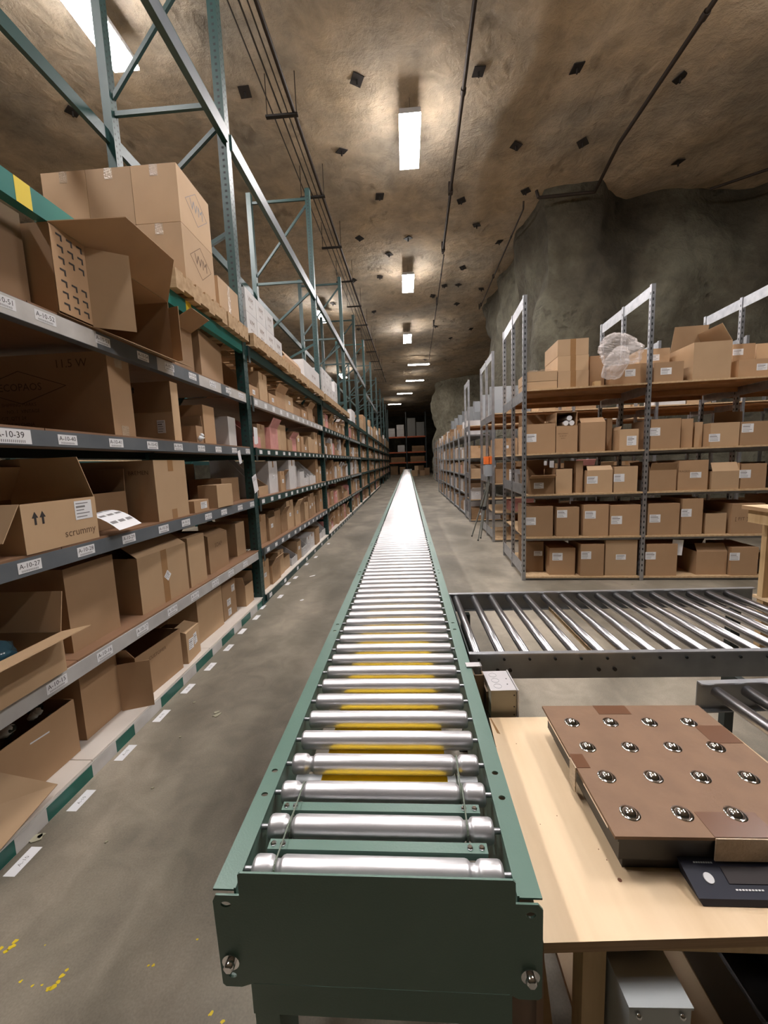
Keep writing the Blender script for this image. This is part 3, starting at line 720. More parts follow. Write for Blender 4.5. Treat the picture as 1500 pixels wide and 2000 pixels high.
# floor tape labels by the rack
for x, y in [(38, 1682), (153, 1563), (240, 1470), (311, 1398), (363, 1345), (407, 1302), (443, 1265), (470, 1233), (498, 1206), (510, 1186), (545, 1165), (560, 1140), (575, 1128), (597, 1102), (615, 1088), (640, 1062)]:
    p = onz(x, y, 0); b = MB(); b.box((-.022, -.055, 0), (.022, .055, .0006), 'paper')
    b.text('A-10', .02, Matrix.Translation((0, 0, .0008)) @ Matrix.Rotation(PI / 2, 4, 'Z'), 'grey_ink') if p.y < 3 else None
    link('floor_label', b.mesh('floor_label'), floor, (p.x + .015, p.y, 0))
def blob(pts, m, z, name):
    b = MB(); n = len(pts); cx = sum(p[0] for p in pts) / n; cy = sum(p[1] for p in pts) / n
    V = [Vector((x, y, z)) for x, y in pts] + [Vector((x, y, 0)) for x, y in pts]
    b.add(V, [tuple(range(n))] + [(i, (i + 1) % n, (i + 1) % n + n, i + n) for i in range(n)], m); return link(name, b.mesh(name), floor)
def fleck(px, py, r, m='yellow', el=1., ang=0., name='paint_fleck', z=.0006):
    c = onz(px, py, 0); n = 11; pts = []
    for k in range(n):
        a = 2 * PI * k / n; rr = r * random.uniform(.6, 1.25); x, y = rr * math.cos(a) * el, rr * math.sin(a)
        pts.append((c.x + x * math.cos(ang) - y * math.sin(ang), c.y + x * math.sin(ang) + y * math.cos(ang)))
    blob(pts, m, z, name)
for a in ((30, 1838, .006), (22, 1850, .008), (12, 1858, .006), (3, 1852, .006), (105, 1927, .008), (95, 1931, .006), (114, 1918, .005), (122, 1906, .006), (130, 1895, .004), (82, 1924, .003), (64, 1925, .0035), (40, 1917, .004), (300, 1885, .004), (290, 1886, .003), (385, 1835, .003), (412, 1980, .005), (435, 1995, .005), (88, 1846, .002)): fleck(*a, el=1.2, ang=.6)
for a in ((424, 1397, .014), (422, 1392, .01), (72, 1638, .018), (80, 1634, .009), (380, 1372, .006), (352, 1440, .004), (298, 1540, .004), (208, 1645, .004), (1052, 1110, .012), (720, 1000, .02), (1235, 1141, .01)): fleck(*a, m='debris', el=1.6, ang=.7, name='litter_scrap', z=.004)
fleck(610, 1125, .02, 'paper', 2.2, .8, 'litter_scrap', .002); fleck(590, 1172, .015, 'paper', 2., .8, 'litter_scrap', .002)

# ---------------------------------------------------------------- boxes on the near bay, left rack
AX = PI / 2     # local front -> aisle
def LB(label, lv, ya, yb, h, d, x=-1.53, yaw=0., **k):
    z = (LV[lv] + .0105) if lv < 5 else k.pop('z')
    kw = dict(group='boxes on the nearest bay of the green rack'); kw.update(k)
    return carton(label, (x, (ya + yb) / 2, z), AX, yb - ya, d, h, yaw=yaw, **kw)
# level 2 (A-10-27..)
t = LB('flat brown carton with two printed arrows, white label and script word, on the A-10-27 shelf', 2, 1.455, 1.84, .20, .42, x=-1.50, yaw=.02, flaps=[('L', 150, .16), ('B', -40, .2), ('R', -20, .2)],
       labs=[(.115, .145, .10, .085)], texts=[('scrummy', .048, .085, .05)], arrows=(-.135, .14, .028), m='kraft_pale')
LB('large taped brown carton jutting out above the A-10-30 shelf edge', 2, 2.335, 2.68, .375, .62, x=-1.515, tape='e', m='kraft_pale', near_texts=[('BREMEN', .035, .10, .3)])
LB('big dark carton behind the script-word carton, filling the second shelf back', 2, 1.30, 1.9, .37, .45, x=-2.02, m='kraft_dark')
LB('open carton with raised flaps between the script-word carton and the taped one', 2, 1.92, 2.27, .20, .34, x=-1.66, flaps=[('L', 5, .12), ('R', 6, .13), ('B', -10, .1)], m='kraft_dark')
t = thing('label_sheet', 'curled white sheets of barcode labels drooping over the A-10-29 shelf edge', 'paper', (-1.49, 1.93, 1.10))
b = MB(); n = 8; V = []
for i in range(n + 1):
    u = i / n; x = -.14 + .17 * u + .02 * u * u; z = .085 + .02 * math.sin(u * 3) - .075 * u * u
    for s in (0, 1): V.append((x, -.085 + .17 * s + .05 * u, z + .01 * s))
b.add(V, [(2 * i, 2 * i + 2, 2 * i + 3, 2 * i + 1) for i in range(n)], 'paper')
for i in range(n):
    for s in (0, 1, 2):
        a = Vector(V[2 * i]); c = Vector(V[2 * i + 1]); e = Vector(V[2 * i + 2]); f_ = Vector(V[2 * i + 3]); up_ = Vector((0, 0, .0012))
        if i % 2 == 0: b.add([a.lerp(c, .06 + .32 * s).lerp(e.lerp(f_, .06 + .32 * s), .2) + up_, a.lerp(c, .3 + .32 * s).lerp(e.lerp(f_, .3 + .32 * s), .2) + up_, a.lerp(c, .3 + .32 * s).lerp(e.lerp(f_, .3 + .32 * s), .75) + up_, a.lerp(c, .06 + .32 * s).lerp(e.lerp(f_, .06 + .32 * s), .75) + up_], [(0, 3, 2, 1)], 'grey_ink')
b.build('sheet', t)
LB('small brown carton with a white barcode label at the A-10-30 shelf edge', 2, 2.75, 2.96, .085, .12, x=-1.515, labs=[(.03, .045, .09, .05)])
LB('plain low carton angled on the A-10-32 shelf beside the small labelled one', 2, 3.07, 3.32, .18, .16, x=-1.49, m='kraft_pale', yaw=-.05)
LB('brown carton standing behind the plain low carton on the A-10-33 shelf', 2, 3.42, 3.78, .22, .3, x=-1.62)
LB('tall dark brown carton at the back of the A-10-31 shelf', 2, 2.76, 3.10, .33, .3, x=-1.80, m='kraft')
LB('dark box stacked up high behind, near the upright on the second shelf', 2, 3.20, 3.62, .36, .3, x=-1.96, m='kraft_dark')
# level 1
t = LB('open brown carton of blue film with its front flap folded down, lower left edge', 1, 1.05, 1.535, .17, .40, x=-1.475, flaps=[('F', 78, .14), ('R', 12, .17), ('L', 30, .1)], m='kraft_pale')
MB().ball((-.05, .17, .125), .12, 'blue_film', 14, 9, .5, .5).ball((.12, .2, .12), .09, 'blue_film', 12, 8, .6, .5).build('plastic_film', t)
LB('tall plain brown carton with overlapping flap on the third shelf below A-10-28', 1, 1.685, 1.995, .40, .44, x=-1.575, flaps=None, m='kraft')
LB('bulging brown carton with a white diamond sticker and centre tape', 1, 2.15, 2.62, .335, .44, x=-1.545, yaw=-.04, flaps=[('F', -55, .12), ('B', -60, .1)], tape='v', m='kraft_pale', labs=[(.02, .165, .05, .05, .785)])
LB('tall narrow brown carton right of the diamond sticker carton', 1, 2.655, 2.885, .355, .42, x=-1.54, m='kraft_pale')
LB('brown carton with faint print beside the tall narrow one', 1, 2.995, 3.33, .30, .40, x=-1.57, flaps=[('B', -30, .1), ('F', -70, .1)], texts=[('SOAP', .05, 0, .21)])
LB('dark sided carton nearest the upright on the third shelf', 1, 3.60, 3.80, .31, .36, x=-1.61, m='kraft_pale')
LB('low carton pushed back on the third shelf between printed carton and upright', 1, 3.36, 3.56, .2, .25, x=-1.8, m='kraft_dark')
# level 0
t = LB('open brown carton with white flowers poking out, bottom shelf left', 0, 1.30, 1.68, .265, .34, x=-1.605, flaps=[('L', 2, .16), ('B', -10, .12)], m='kraft')
fb = MB(); random.seed(3)
for k in range(26):
    c = (random.uniform(-.17, .17), random.uniform(.04, .28), random.uniform(.20, .31)); fb.ball(c, random.uniform(.014, .028), 'white_flower' if k % 3 else 'machine_dark', 8, 6, .8, .6)
fb.build('flowers', t, kind='stuff'); MB().box((-.06, -.0012, .20), (.03, -.0003, .206), 'paper', Matrix.Rotation(.1, 4, 'Y')).build('tape', t)
t = carton('open carton at the lower left edge, wide tan flap hanging over the bottom beam', (-1.60, 1.12, .0805), AX, .30, .34, .24, m='kraft_pale', flaps=[('L', 40, .1), ('B', 0, .1)], group='boxes on the nearest bay of the green rack')
q = [Vector(p) for p in ((-.15, -.001, .24), (.15, -.001, .24), (.315, -.105, .035), (-.15, -.17, .02))]; q2 = [p + Vector((0, -.001, .0035)) for p in q]
MB().add(q + q2, [(0, 3, 2, 1), (4, 5, 6, 7), (0, 1, 5, 4), (1, 2, 6, 5), (2, 3, 7, 6), (3, 0, 4, 7)], 'kraft_pale').build('flap', t)
LB('narrow open carton with a loose flap next to the flower carton, bottom shelf', 0, 1.75, 2.00, .34, .36, x=-1.63, m='kraft', flaps=[('L', 8, .1), ('R', 5, .1)])
MB().box((-.003, 0, .0), (0, .16, .27), 'kraft', Matrix.Translation((-1.62, 1.985, .081)) @ Matrix.Rotation(-1.2, 4, 'Z')).build('loose_flap', kind=None, label='loose cardboard flap leaning beside the narrow open carton, bottom shelf', cat='cardboard')
LB('wide brown open carton with one flap corner standing, bottom shelf middle', 0, 2.05, 2.46, .275, .40, x=-1.55, yaw=-.06, flaps=[('L', 35, .09), ('B', -20, .12)], m='kraft', texts=[('CUSTOMER', .03, -.02, .215)])
LB('small crumpled carton with two white labels at the edge of the bottom shelf', 0, 2.505, 2.70, .215, .30, x=-1.535, yaw=.08, flaps=[('F', -75, .1), ('B', -75, .1)], labs=[(-.035, .12, .07, .075, .1), (.03, .13, .045, .08, -.1)], m='kraft_pale')
LB('tall plain tan carton behind the small crumpled one, bottom shelf', 0, 2.81, 3.19, .34, .40, x=-1.60, yaw=-.03, m='kraft_pale')
LB('brown carton with stacked white labels, third from the upright on the bottom shelf', 0, 3.23, 3.49, .32, .40, x=-1.61, labs=[(-.02, .14, .07, .06), (-.015, .05, .06, .06), (.08, .24, .06, .06)])
LB('open brown carton nearest the first upright on the bottom shelf', 0, 3.60, 3.79, .20, .34, x=-1.565, flaps=[('R', 8, .1), ('L', 20, .1), ('B', 0, .1)], m='kraft_pale')
# level 3 (A-10-39)
t = LB('big carton printed with a diamond and stencil letters above the A-10-39 label', 3, 2.10, 2.27, .44, .78, x=-1.555, tape='ce', m='kraft')
hw = -.085 - .0006
for s, size, cy, cz_ in (('11.5 W', .06, .20, .385), ('ECOPAOS', .055, .50, .275), ('SHIPPING MARKS', .026, .52, .185), ('NO. 1  VINTAGE', .026, .50, .150), ('C/T  QTY 24', .026, .56, .115), ('MADE IN CHINA', .026, .54, .08)):
    mx = Matrix.Translation((hw, cy, cz_)) @ Matrix(((0, 0, -1, 0), (-1, 0, 0, 0), (0, 1, 0, 0), (0, 0, 0, 1)))
    MB().text(s, size, mx, 'soft_ink').build('printed_text', t)
diamond(t, hw, (.50, .275), .52, .17)
t = carton('brown carton with arrows and a white label facing the camera behind the diamond carton', (-1.75, 2.62, 1.5955), 0, .44, .085, .385, m='kraft_pale', arrows=(-.06, .34, .022), labs=[(.135, .095, .055, .085)], group='boxes on the nearest bay of the green rack', yaw=.0)
MB().box((-.22, -.0008, .19), (.22, -.0002, .385), 'kraft_dark').build('lid_band', t)
LB('low open carton with a white puff on its edge, fourth shelf', 3, 2.96, 3.06, .13, .3, x=-1.56, flaps=[('B', 0, .05), ('R', 0, .08)], m='kraft')
p = thing('paper_wad', 'crumpled white paper wad on the edge of the fourth shelf', 'paper', (-1.53, 2.96, 1.607)); MB().ball((0, 0, .02), .02, 'white_flower', 10, 7, 1, .9).ball((.004, .015, .045), .014, 'white_flower', 8, 6, 1, .9).build('wad', p)
LB('upright brown carton right of the white puff on the fourth shelf', 3, 3.085, 3.27, .30, .36, x=-1.56, m='kraft')
LB('brown cavity carton stacked behind the low open one, fourth shelf', 3, 2.74, 3.03, .27, .3, x=-1.86, m='kraft', flaps=[('R', 0, .06)])
LB('leaning grey white board box beside the first upright, fourth shelf', 3, 3.60, 3.78, .27, .30, x=-1.60, m='white_card', yaw=.05)
# level 4
t = LB('huge open carton on its side with arrow printed flap and drooping flaps', 4, 1.76, 2.63, .50, .60, x=-1.492, m='kraft_dark', flaps=None)
for c in list(t.children): bpy.data.objects.remove(c)
b = MB(); W2 = .435; Dp = .6; Hh = .37
b.box((-W2, 0, 0), (W2, Dp, T_), 'kraft_dark').box((-W2, 0, Hh - T_), (W2, Dp, Hh), 'kraft').box((-W2, 0, T_), (-W2 + T_, Dp, Hh - T_), 'kraft').box((W2 - T_, 0, T_), (W2, Dp, Hh - T_), 'kraft_dark').box((-W2 + T_, Dp - T_, T_), (W2 - T_, Dp, Hh - T_), 'kraft_dark')
b.build('body', t)
b = MB(); b.box((0, -.0035, .01), (.19, 0, Hh - .005), 'kraft')
o = b.build('flap', t, loc=(-W2, -.001, 0)); o['label'] = 'flap printed with rows of black arrows'
pm = MB()
for r in range(7):
    for c in range(3):
        if r in (3,) and c: continue
        x = .03 + c * .055; z = .03 + r * .048; pm.box((x, -.0047, z + .018), (x + .03, -.0040, z + .026), 'ink').box((x + .022, -.0047, z), (x + .030, -.0040, z + .018), 'ink')
pm.build('printed_arrows', o, kind='stuff')
MB().box((0, -.003, 0), (.18, 0, Hh - .01), 'kraft_pale', Matrix.Rotation(-.98, 4, 'Z')).build('flap', t, loc=(-W2 + .19, -.003, .0))
MB().add([(-W2, 0, 0), (W2, 0, 0), (.15, -.22, .105), (-.24, -.22, .11), (-W2, 0, .0035), (W2, 0, .0035), (.15, -.22, .1085), (-.24, -.22, .1135)], [(0, 3, 2, 1), (4, 5, 6, 7), (0, 1, 5, 4), (1, 2, 6, 5), (2, 3, 7, 6), (3, 0, 4, 7)], 'kraft').build('flap', t, loc=(0, -.001, Hh))
MB().add([(-.24, 0, 0), (W2, 0, 0), (.34, -.17, -.07), (.08, -.14, -.06), (-.24, 0, .0035), (W2, 0, .0035), (.34, -.17, -.0665), (.08, -.14, -.0565)], [(0, 3, 2, 1), (4, 5, 6, 7), (0, 1, 5, 4), (1, 2, 6, 5), (2, 3, 7, 6), (3, 0, 4, 7)], 'kraft_pale').build('flap', t, loc=(0, -.002, .004))
MB().box((-.0035, -.08, .0), (0, 0, Hh * .9), 'kraft', Matrix.Rotation(-.3, 4, 'Z')).build('flap', t, loc=(W2, -.001, .0))
t = LB('open carton tipped toward the aisle with a dark mouth, fifth shelf', 4, 2.76, 3.02, .30, .34, x=-1.56, m='kraft', flaps=[('F', 62, .17), ('B', -10, .12), ('L', 40, .1)])
LB('plain tan carton with a tall closed face, fifth shelf near the upright', 4, 3.12, 3.60, .36, .32, x=-1.58, yaw=.1, m='kraft', flaps=[('F', -60, .12), ('R', 60, .12)])
LB('dark brown carton filling the left end of the fifth shelf', 4, 1.36, 1.745, .40, .62, x=-1.60, m='kraft_dark', labs=[])
# paper slips hanging on the first upright
for j, (x, y, w_, h_, r_, s_) in enumerate(((499, 842, .05, .12, .03, ''), (497, 936, .055, .13, -.28, 'Sale'), (467, 886, .03, .09, -.25, ''))):
    p = onx(x, y, -1.485); t = thing('paper_slip', ['white paper slip taped on the first upright, upper one', 'white paper slip with handwriting taped on the first upright, lower one', 'narrow white slip hanging from the fourth shelf beam'][j], 'paper', p, 0, 'paper slips on the rack')
    b = MB(); b.box((0, -w_, -h_), (.0006, w_, h_ * .3), 'paper', Matrix.Rotation(-r_, 4, 'X'))
    if s_: b.text('SKU', .045, Matrix.Rotation(-r_, 4, 'X') @ Matrix.Translation((.001, 0, -.0)) @ PLUSX, 'grey_ink')
    b.build('sheet', t)

# ---------------------------------------------------------------- pallets
def pallet(label, y0, y1, x0=-2.45, x1=-1.44, z=2.571):
    t = thing('wooden_pallet', label, 'pallet', (x1, y0, z), 0, 'pallets on the top beams'); L = y1 - y0; W = x0 - x1
    tops = MB().box((W, 0, .0), (0, .09, .018), 'pallet_wood').mesh('top_board'); n = int(L / .125)
    for k in range(n + 1): link('top_board', tops, t, (0, (L - .09) * k / n, .105))
    for x in (0, W / 2 + .02, W + .04): MB().box((x - .04, 0, .018), (x, L, .105), 'pallet_wood').build('stringer', t)
    bots = MB().box((W, 0, .0), (0, .09, .0175), 'pallet_wood').mesh('bottom_board')
    for k in range(4): link('bottom_board', bots, t, (0, (L - .09) * k / 3, 0))
PT = 2.571 + .125
pallet('wooden pallet under the stack of tan cartons above the first bay', 2.66, 3.40)
pallet('wooden pallet under the yellow taped carton just before the first upright', 3.43, 3.855)
pallet('wooden pallet under the white cartons just past the first upright', 3.99, 5.16)
pallet('wooden pallet with tan carton, second on the top beams past the first upright', 5.22, 6.15)
pallet('wooden pallet under the big low white carton', 6.2, 7.35)
pallet('wooden pallet carrying white cartons past the second upright', 7.5, 9.3)
pallet('empty reddish pallet before the third upright', 9.4, 10.65)
G = 'cartons stacked on pallets above the rack'
for k, (y0, xa) in enumerate(((2.80, -1.46), (2.80, -1.775), (2.80, -2.09))):
    for lv in (0, 1):
        pos = ['aisle side', 'middle', 'left end'][k]
        t = carton('tan taped carton, %s of the %s row, stack above the first bay' % (pos, ['lower', 'upper'][lv]), (xa, 3.05, PT + .363 * lv), AX, .44, .312, .36, m='kraft_pale', tape='cs', group=G)
        if k == 0:
            diamond(t, 'front', (.02, .2), .30, .22, 'grey_ink' if lv else 'soft_ink', .003)
            MB().text('WM' if lv == 0 else 'WM', .10, TX(0.02, -.0008, .2), 'grey_ink' if lv else 'soft_ink').build('printed_text', t)
carton('tan carton with yellow tape bands on its own pallet before the first upright', (-1.50, 3.62, PT), AX, .40, .5, .28, m='kraft_pale', tape='cv', group=G)
def whites(y0, n, w_, rows, h_, txt, tag_):
    for k in range(n):
        for r in range(rows):
            if r == rows - 1 and k in (3,) : continue
            t = carton('white carton, %s of the %s row, %s' % (['nearest', 'second', 'third', 'fourth', 'fifth'][k], ['bottom', 'middle', 'top'][r if rows > 2 else r * 2], tag_), (-1.50, y0 + w_ * (k + .5), PT + (h_ + .003) * r), AX, w_ - .012, .3, h_, m='white_card', group='white cartons on pallets', texts=[(txt, .07, 0, h_ * .62), ('MK-10', .03, 0, h_ * .3)])
            if k == 0: MB().text('30', .06, Matrix.Translation((-(w_ - .012) / 2 - .0006, .04, h_ * .6)) @ Matrix(((0, 0, -1, 0), (-1, 0, 0, 0), (0, 1, 0, 0), (0, 0, 0, 1))), 'grey_ink').build('printed_text', t)
whites(4.0, 4, .28, 2, .215, 'WM', 'first pallet past the first upright')
carton('low wide white carton with dark side marks on the third pallet', (-1.50, 6.75, PT), AX, 1.1, .34, .30, m='white_card', group='white cartons on pallets', texts=[('VM  VM', .08, .1, .15)])
carton('tan open tray carton on the second pallet past the first upright', (-1.52, 5.68, PT), AX, .8, .5, .12, m='kraft', flaps=[('F', -30, .08), ('B', 10, .08)], group=G)
whites(7.55, 5, .33, 2, .24, 'VM', 'pallet past the second upright')
carton('single white carton near the third upright on the top beams', (-1.5, 11.9, 2.595), AX, .8, .5, .33, m='white_card', group='white cartons on pallets')

# ---------------------------------------------------------------- bins and cartons in the further bays (copies)
def bin_mesh(kind, m):
    b = MB(); t = .006
    if kind == 0:      # open top carton, flaps up at the back
        b.box((-.5, 0, 0), (.5, 1, .02), m); b.box((-.5, 0, .02), (.5, .02, .8), m); b.box((-.5, .98, .02), (.5, 1, 1), m)
        b.box((-.5, .02, .02), (-.46, .98, .85), m); b.box((.46, .02, .02), (.5, .98, .85), m)
    elif kind == 1:    # die cut bin: slanted sides and low lip
        b.box((-.5, 0, 0), (.5, 1, .02), m); b.box((-.5, 0, .02), (.5, .02, .38), m); b.box((-.5, .98, .02), (.5, 1, 1), m)
        for s in (-1, 1):
            x0, x1 = sorted((s * .5, s * .45)); V = [(x, y, z) for x in (x0, x1) for y, z in ((.02, .02), (.98, .02), (.98, 1), (.55, 1), (.02, .38))]
            b.add(V, [(0, 1, 2, 3, 4), (9, 8, 7, 6, 5), (0, 5, 6, 1), (1, 6, 7, 2), (2, 7, 8, 3), (3, 8, 9, 4), (4, 9, 5, 0)], m)
    elif kind == 2:    # closed carton with a front seam
        b.box((-.5, 0, 0), (.5, 1, 1), m); b.box((-.06, -.004, .8), (.06, 0, 1), 'tape')
    else:              # carton with slanted upright front flap
        b.box((-.5, 0, 0), (.5, 1, .02), m); b.box((-.5, 0, .02), (.5, .02, .7), m); b.box((-.5, .98, .02), (.5, 1, .75), m)
        b.box((-.5, .02, .02), (-.46, .98, .7), m); b.box((.46, .02, .02), (.5, .98, .7), m)
        b.box((-.48, 0, 0), (.48, .02, .32), m, Matrix.Translation((0, 0, .7)) @ Matrix.Rotation(.45, 4, 'X'))
    return b.mesh('bin')
CM = ['kraft', 'kraft_pale', 'kraft_dark', 'white_card', 'pink_card']
BM = {(k, m): bin_mesh(k, m) for k in range(4) for m in CM}
lm = MB().box((-.5, -1, -.5), (.5, 0, .5), 'paper').box((-.4, -1.4, .05), (.3, -1, .15), 'grey_ink').box((-.4, -1.4, -.25), (.35, -1, -.15), 'grey_ink').mesh('bin_label')
CNAME = {'kraft': 'brown', 'kraft_pale': 'tan', 'kraft_dark': 'dark brown', 'white_card': 'white', 'pink_card': 'pink'}
KN = ['open carton', 'lipped bin', 'closed carton', 'flapped carton']
ORD = 'first second third fourth fifth sixth seventh eighth ninth tenth eleventh twelfth thirteenth fourteenth fifteenth sixteenth seventeenth eighteenth nineteenth twentieth twenty-first twenty-second twenty-third twenty-fourth twenty-fifth'.split()
LNAME = ['floor level', 'second shelf', 'third shelf', 'fourth shelf', 'fifth shelf']
def fillbay(y0, y1, lv, pal, wr, hr, bay, x=-1.53, d=.42):
    y = y0; k = 0
    while y < y1 - wr[0]:
        w_ = min(random.uniform(*wr), y1 - y); m = random.choices(CM, pal)[0]; kind = random.choices(range(4), (3, 3, 3 if m != 'pink_card' else 1, 2))[0]; h_ = random.uniform(*hr)
        xo = x - random.uniform(0, .06)
        t = thing('storage_bin', '%s %s %s from near post, %s, %s' % (CNAME[m], KN[kind], ORD[k], LNAME[lv], bay), 'bin' if kind == 1 else 'box', (xo, y + w_ / 2, LV[lv] + .011), AX, 'bins in the ' + bay)
        o = link('body', BM[(kind, m)], t); o.scale = (w_ - .012, d, h_)
        if random.random() < .55:
            o = link('bin_label', lm, t, (random.uniform(-.02, .02), -.001, h_ * (.2 if kind == 1 else .5))); o.scale = (min(.07, w_ * .5), .0008, .045)
        y += w_ + .004; k += 1
B2, B3 = 'second green rack bay', 'third green rack bay'
# kraft, pale, dark, white, pink
fillbay(4.0, 7.36, 4, (4, 4, 1, 0, 0), (.26, .42), (.28, .38), B2)
fillbay(4.0, 7.36, 3, (4, 2, 1, 2, 6), (.15, .30), (.26, .42), B2)
fillbay(4.0, 7.36, 2, (2, 1, 1, 7, 0), (.16, .34), (.24, .42), B2)
fillbay(4.0, 7.36, 1, (5, 4, 2, 2, 0), (.17, .34), (.26, .38), B2)
fillbay(4.0, 7.36, 0, (3, 4, 1, 4, 0), (.2, .36), (.2, .36), B2)
fillbay(7.5, 10.68, 4, (4, 2, 1, 1, 3), (.17, .3), (.26, .38), B3)
fillbay(7.5, 10.68, 3, (4, 3, 1, 3, 1), (.15, .26), (.26, .42), B3)
fillbay(7.5, 10.68, 2, (4, 3, 1, 3, 1), (.15, .26), (.26, .42), B3)
fillbay(7.5, 10.68, 1, (5, 4, 2, 0, 2), (.17, .3), (.28, .38), B3)
fillbay(7.5, 10.68, 0, (5, 4, 2, 0, 1), (.2, .32), (.26, .38), B3)
# the far rest of the rack: past the 300 that show largest
def stuffbox(b, x0, y0, z0, x1, y1, z1, m): b.box((x0, y0, z0), (x1, y1, z1), m)
b = MB()
for i in range(3, len(FY) - 1):
    for lv in range(5):
        if i > 6 and lv == 0: continue
        y = FY[i] + .06
        while y < FY[i + 1] - .25:
            w_ = min(random.uniform(.15, .3), FY[i + 1] - .06 - y); m = random.choices(CM, (5, 4, 2, 3 if i < 5 else 1, 1))[0]; h_ = random.uniform(.22, (.38, .41, .42, .36, .36)[lv]); xo = -1.53 - random.uniform(0, .08)
            b.box((xo - .4, y, LV[lv] + .011), (xo, y + w_ - .015, LV[lv] + .011 + h_), m)
            if random.random() < .4: b.box((xo, y + .03, LV[lv] + h_ * .4), (xo + .001, y + w_ * .6, LV[lv] + h_ * .4 + .05), 'paper')
            y += w_
b.build('storage_bin', label='far rows of brown and white bins crowding the green rack down the aisle', cat='box', kind='stuff')
b = MB(); y = 13.5
while y < 36:
    w_ = random.uniform(.5, 1.1); h_ = random.uniform(.2, .9)
    if any(y - .06 < f < y + w_ + .06 for f in FY): y += .12; continue
    b.box((-2.4, y, 2.58), (-1.5, y + w_, 2.58 + h_), random.choice(['kraft_pale', 'white_card', 'kraft', 'kraft'])); y += w_ + .1
b.build('stacked_carton', label='far cartons piled on the top beams deep down the green rack', cat='box', kind='stuff')
# ---------------------------------------------------------------- grey boltless shelving on the right
ra = -.066
SLV = [.045, .50, .98, 1.43, 2.115]
def frame(t, x, D=1.22, top=3.08, posts=(0, .61, 1.22), holes=True, bands=((2.96, 3.07), (2.0, 2.11), (.98, 1.10), (.06, .20))):
    for y in posts:
        b = MB(); b.box((x - .02, y - .019, 0), (x - .016, y + .019, top), 'galvanized'); b.box((x - .016, y - .019, 0), (x + .02, y - .015, top), 'galvanized'); b.box((x + .016, y - .015, 0), (x + .02, y + .019, top), 'galvanized')
        if holes:
            z = .1
            while z < top - .05: b.box((x - .006, y - .0195, z), (x + .006, y - .019, z + .025), 'slot').box((x - .0205, y - .006, z), (x - .02, y + .006, z + .025), 'slot'); z += .06
        b.build('post', t)
    for z0, z1 in bands:
        MB().box((x - .014, posts[0] + .02, z0), (x - .010, posts[-1] - .02, z1), 'galvanized').build('side_band', t)
def shelving(label, x, y, rz, bays, bw=1.25, D=1.22, top=3.08, lv=SLV, holes=False, decks=True, posts=(0, .61, 1.22), **k):
    t = thing('shelving_unit', label, 'shelf', (x, y, 0), rz, 'grey shelving')
    for i in range(bays + 1): frame(t, bw * i, D, top, posts, holes, **k)
    for i in range(bays):
        for j, z in enumerate(lv):
            for a, c in zip(posts[:-1], posts[1:]):
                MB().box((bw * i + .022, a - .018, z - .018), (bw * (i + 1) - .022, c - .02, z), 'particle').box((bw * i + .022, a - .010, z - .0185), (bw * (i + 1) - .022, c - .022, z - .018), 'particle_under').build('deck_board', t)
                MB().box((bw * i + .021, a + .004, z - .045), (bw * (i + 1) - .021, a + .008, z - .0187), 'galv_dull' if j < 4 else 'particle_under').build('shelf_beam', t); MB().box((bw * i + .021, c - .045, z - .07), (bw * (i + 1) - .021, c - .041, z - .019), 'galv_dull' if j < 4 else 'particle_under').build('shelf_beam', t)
    return t
shelving('tall grey slotted shelving full of labelled brown cartons, first row on the right', 1.30, 4.52, ra, 3, holes=True)
A0 = Vector((1.30, 4.52, 0)); AD = Vector((math.cos(ra), math.sin(ra), 0)); AN = Vector((-math.sin(ra), math.cos(ra), 0))
def As(px, py, off=0.):
    r = ray(px, py); C = Vector((0, 0, H)); q = A0 + AN * off; t = (q - C).dot(AN) / r.dot(AN); p = C + r * t; return (p - A0).dot(AD), p.z
def zx(v): return 960 + v * .36
def zy(v): return 540 + v * .36
GA = 'labelled cartons on the first grey shelving'
def AB(label, lv, xl, xr, top, bot, lab=None, off=.0, d=.42, dz=0., **k):
    s0, _ = As(zx(xl), zy(bot), off); s1, _ = As(zx(xr), zy(bot), off); _, z1 = As(zx((xl + xr) / 2), zy(top), off)
    z0 = SLV[lv] + .001 + dz; c = A0 + AD * ((s0 + s1) / 2) + AN * off; h = z1 - z0; labs = []
    for l in ([lab] if lab else []):
        a, zt = As(zx(l[0]), zy(l[1]), off); c2, zb = As(zx(l[2]), zy(l[3]), off); labs.append(((a + c2) / 2 - (s0 + s1) / 2, (zt + zb) / 2 - z0, abs(c2 - a), abs(zt - zb)))
    kw = dict(group=GA); kw.update(k)
    return carton(label, (c.x, c.y, z0), ra, s1 - s0 - .004, d, max(.08, h), labs=labs, **kw), h
W, Kd, Kp = 'kraft', 'kraft_dark', 'kraft_pale'
up1 = [('B', -5, .12)]
op = [('F', 8, .10), ('B', 5, .1)]
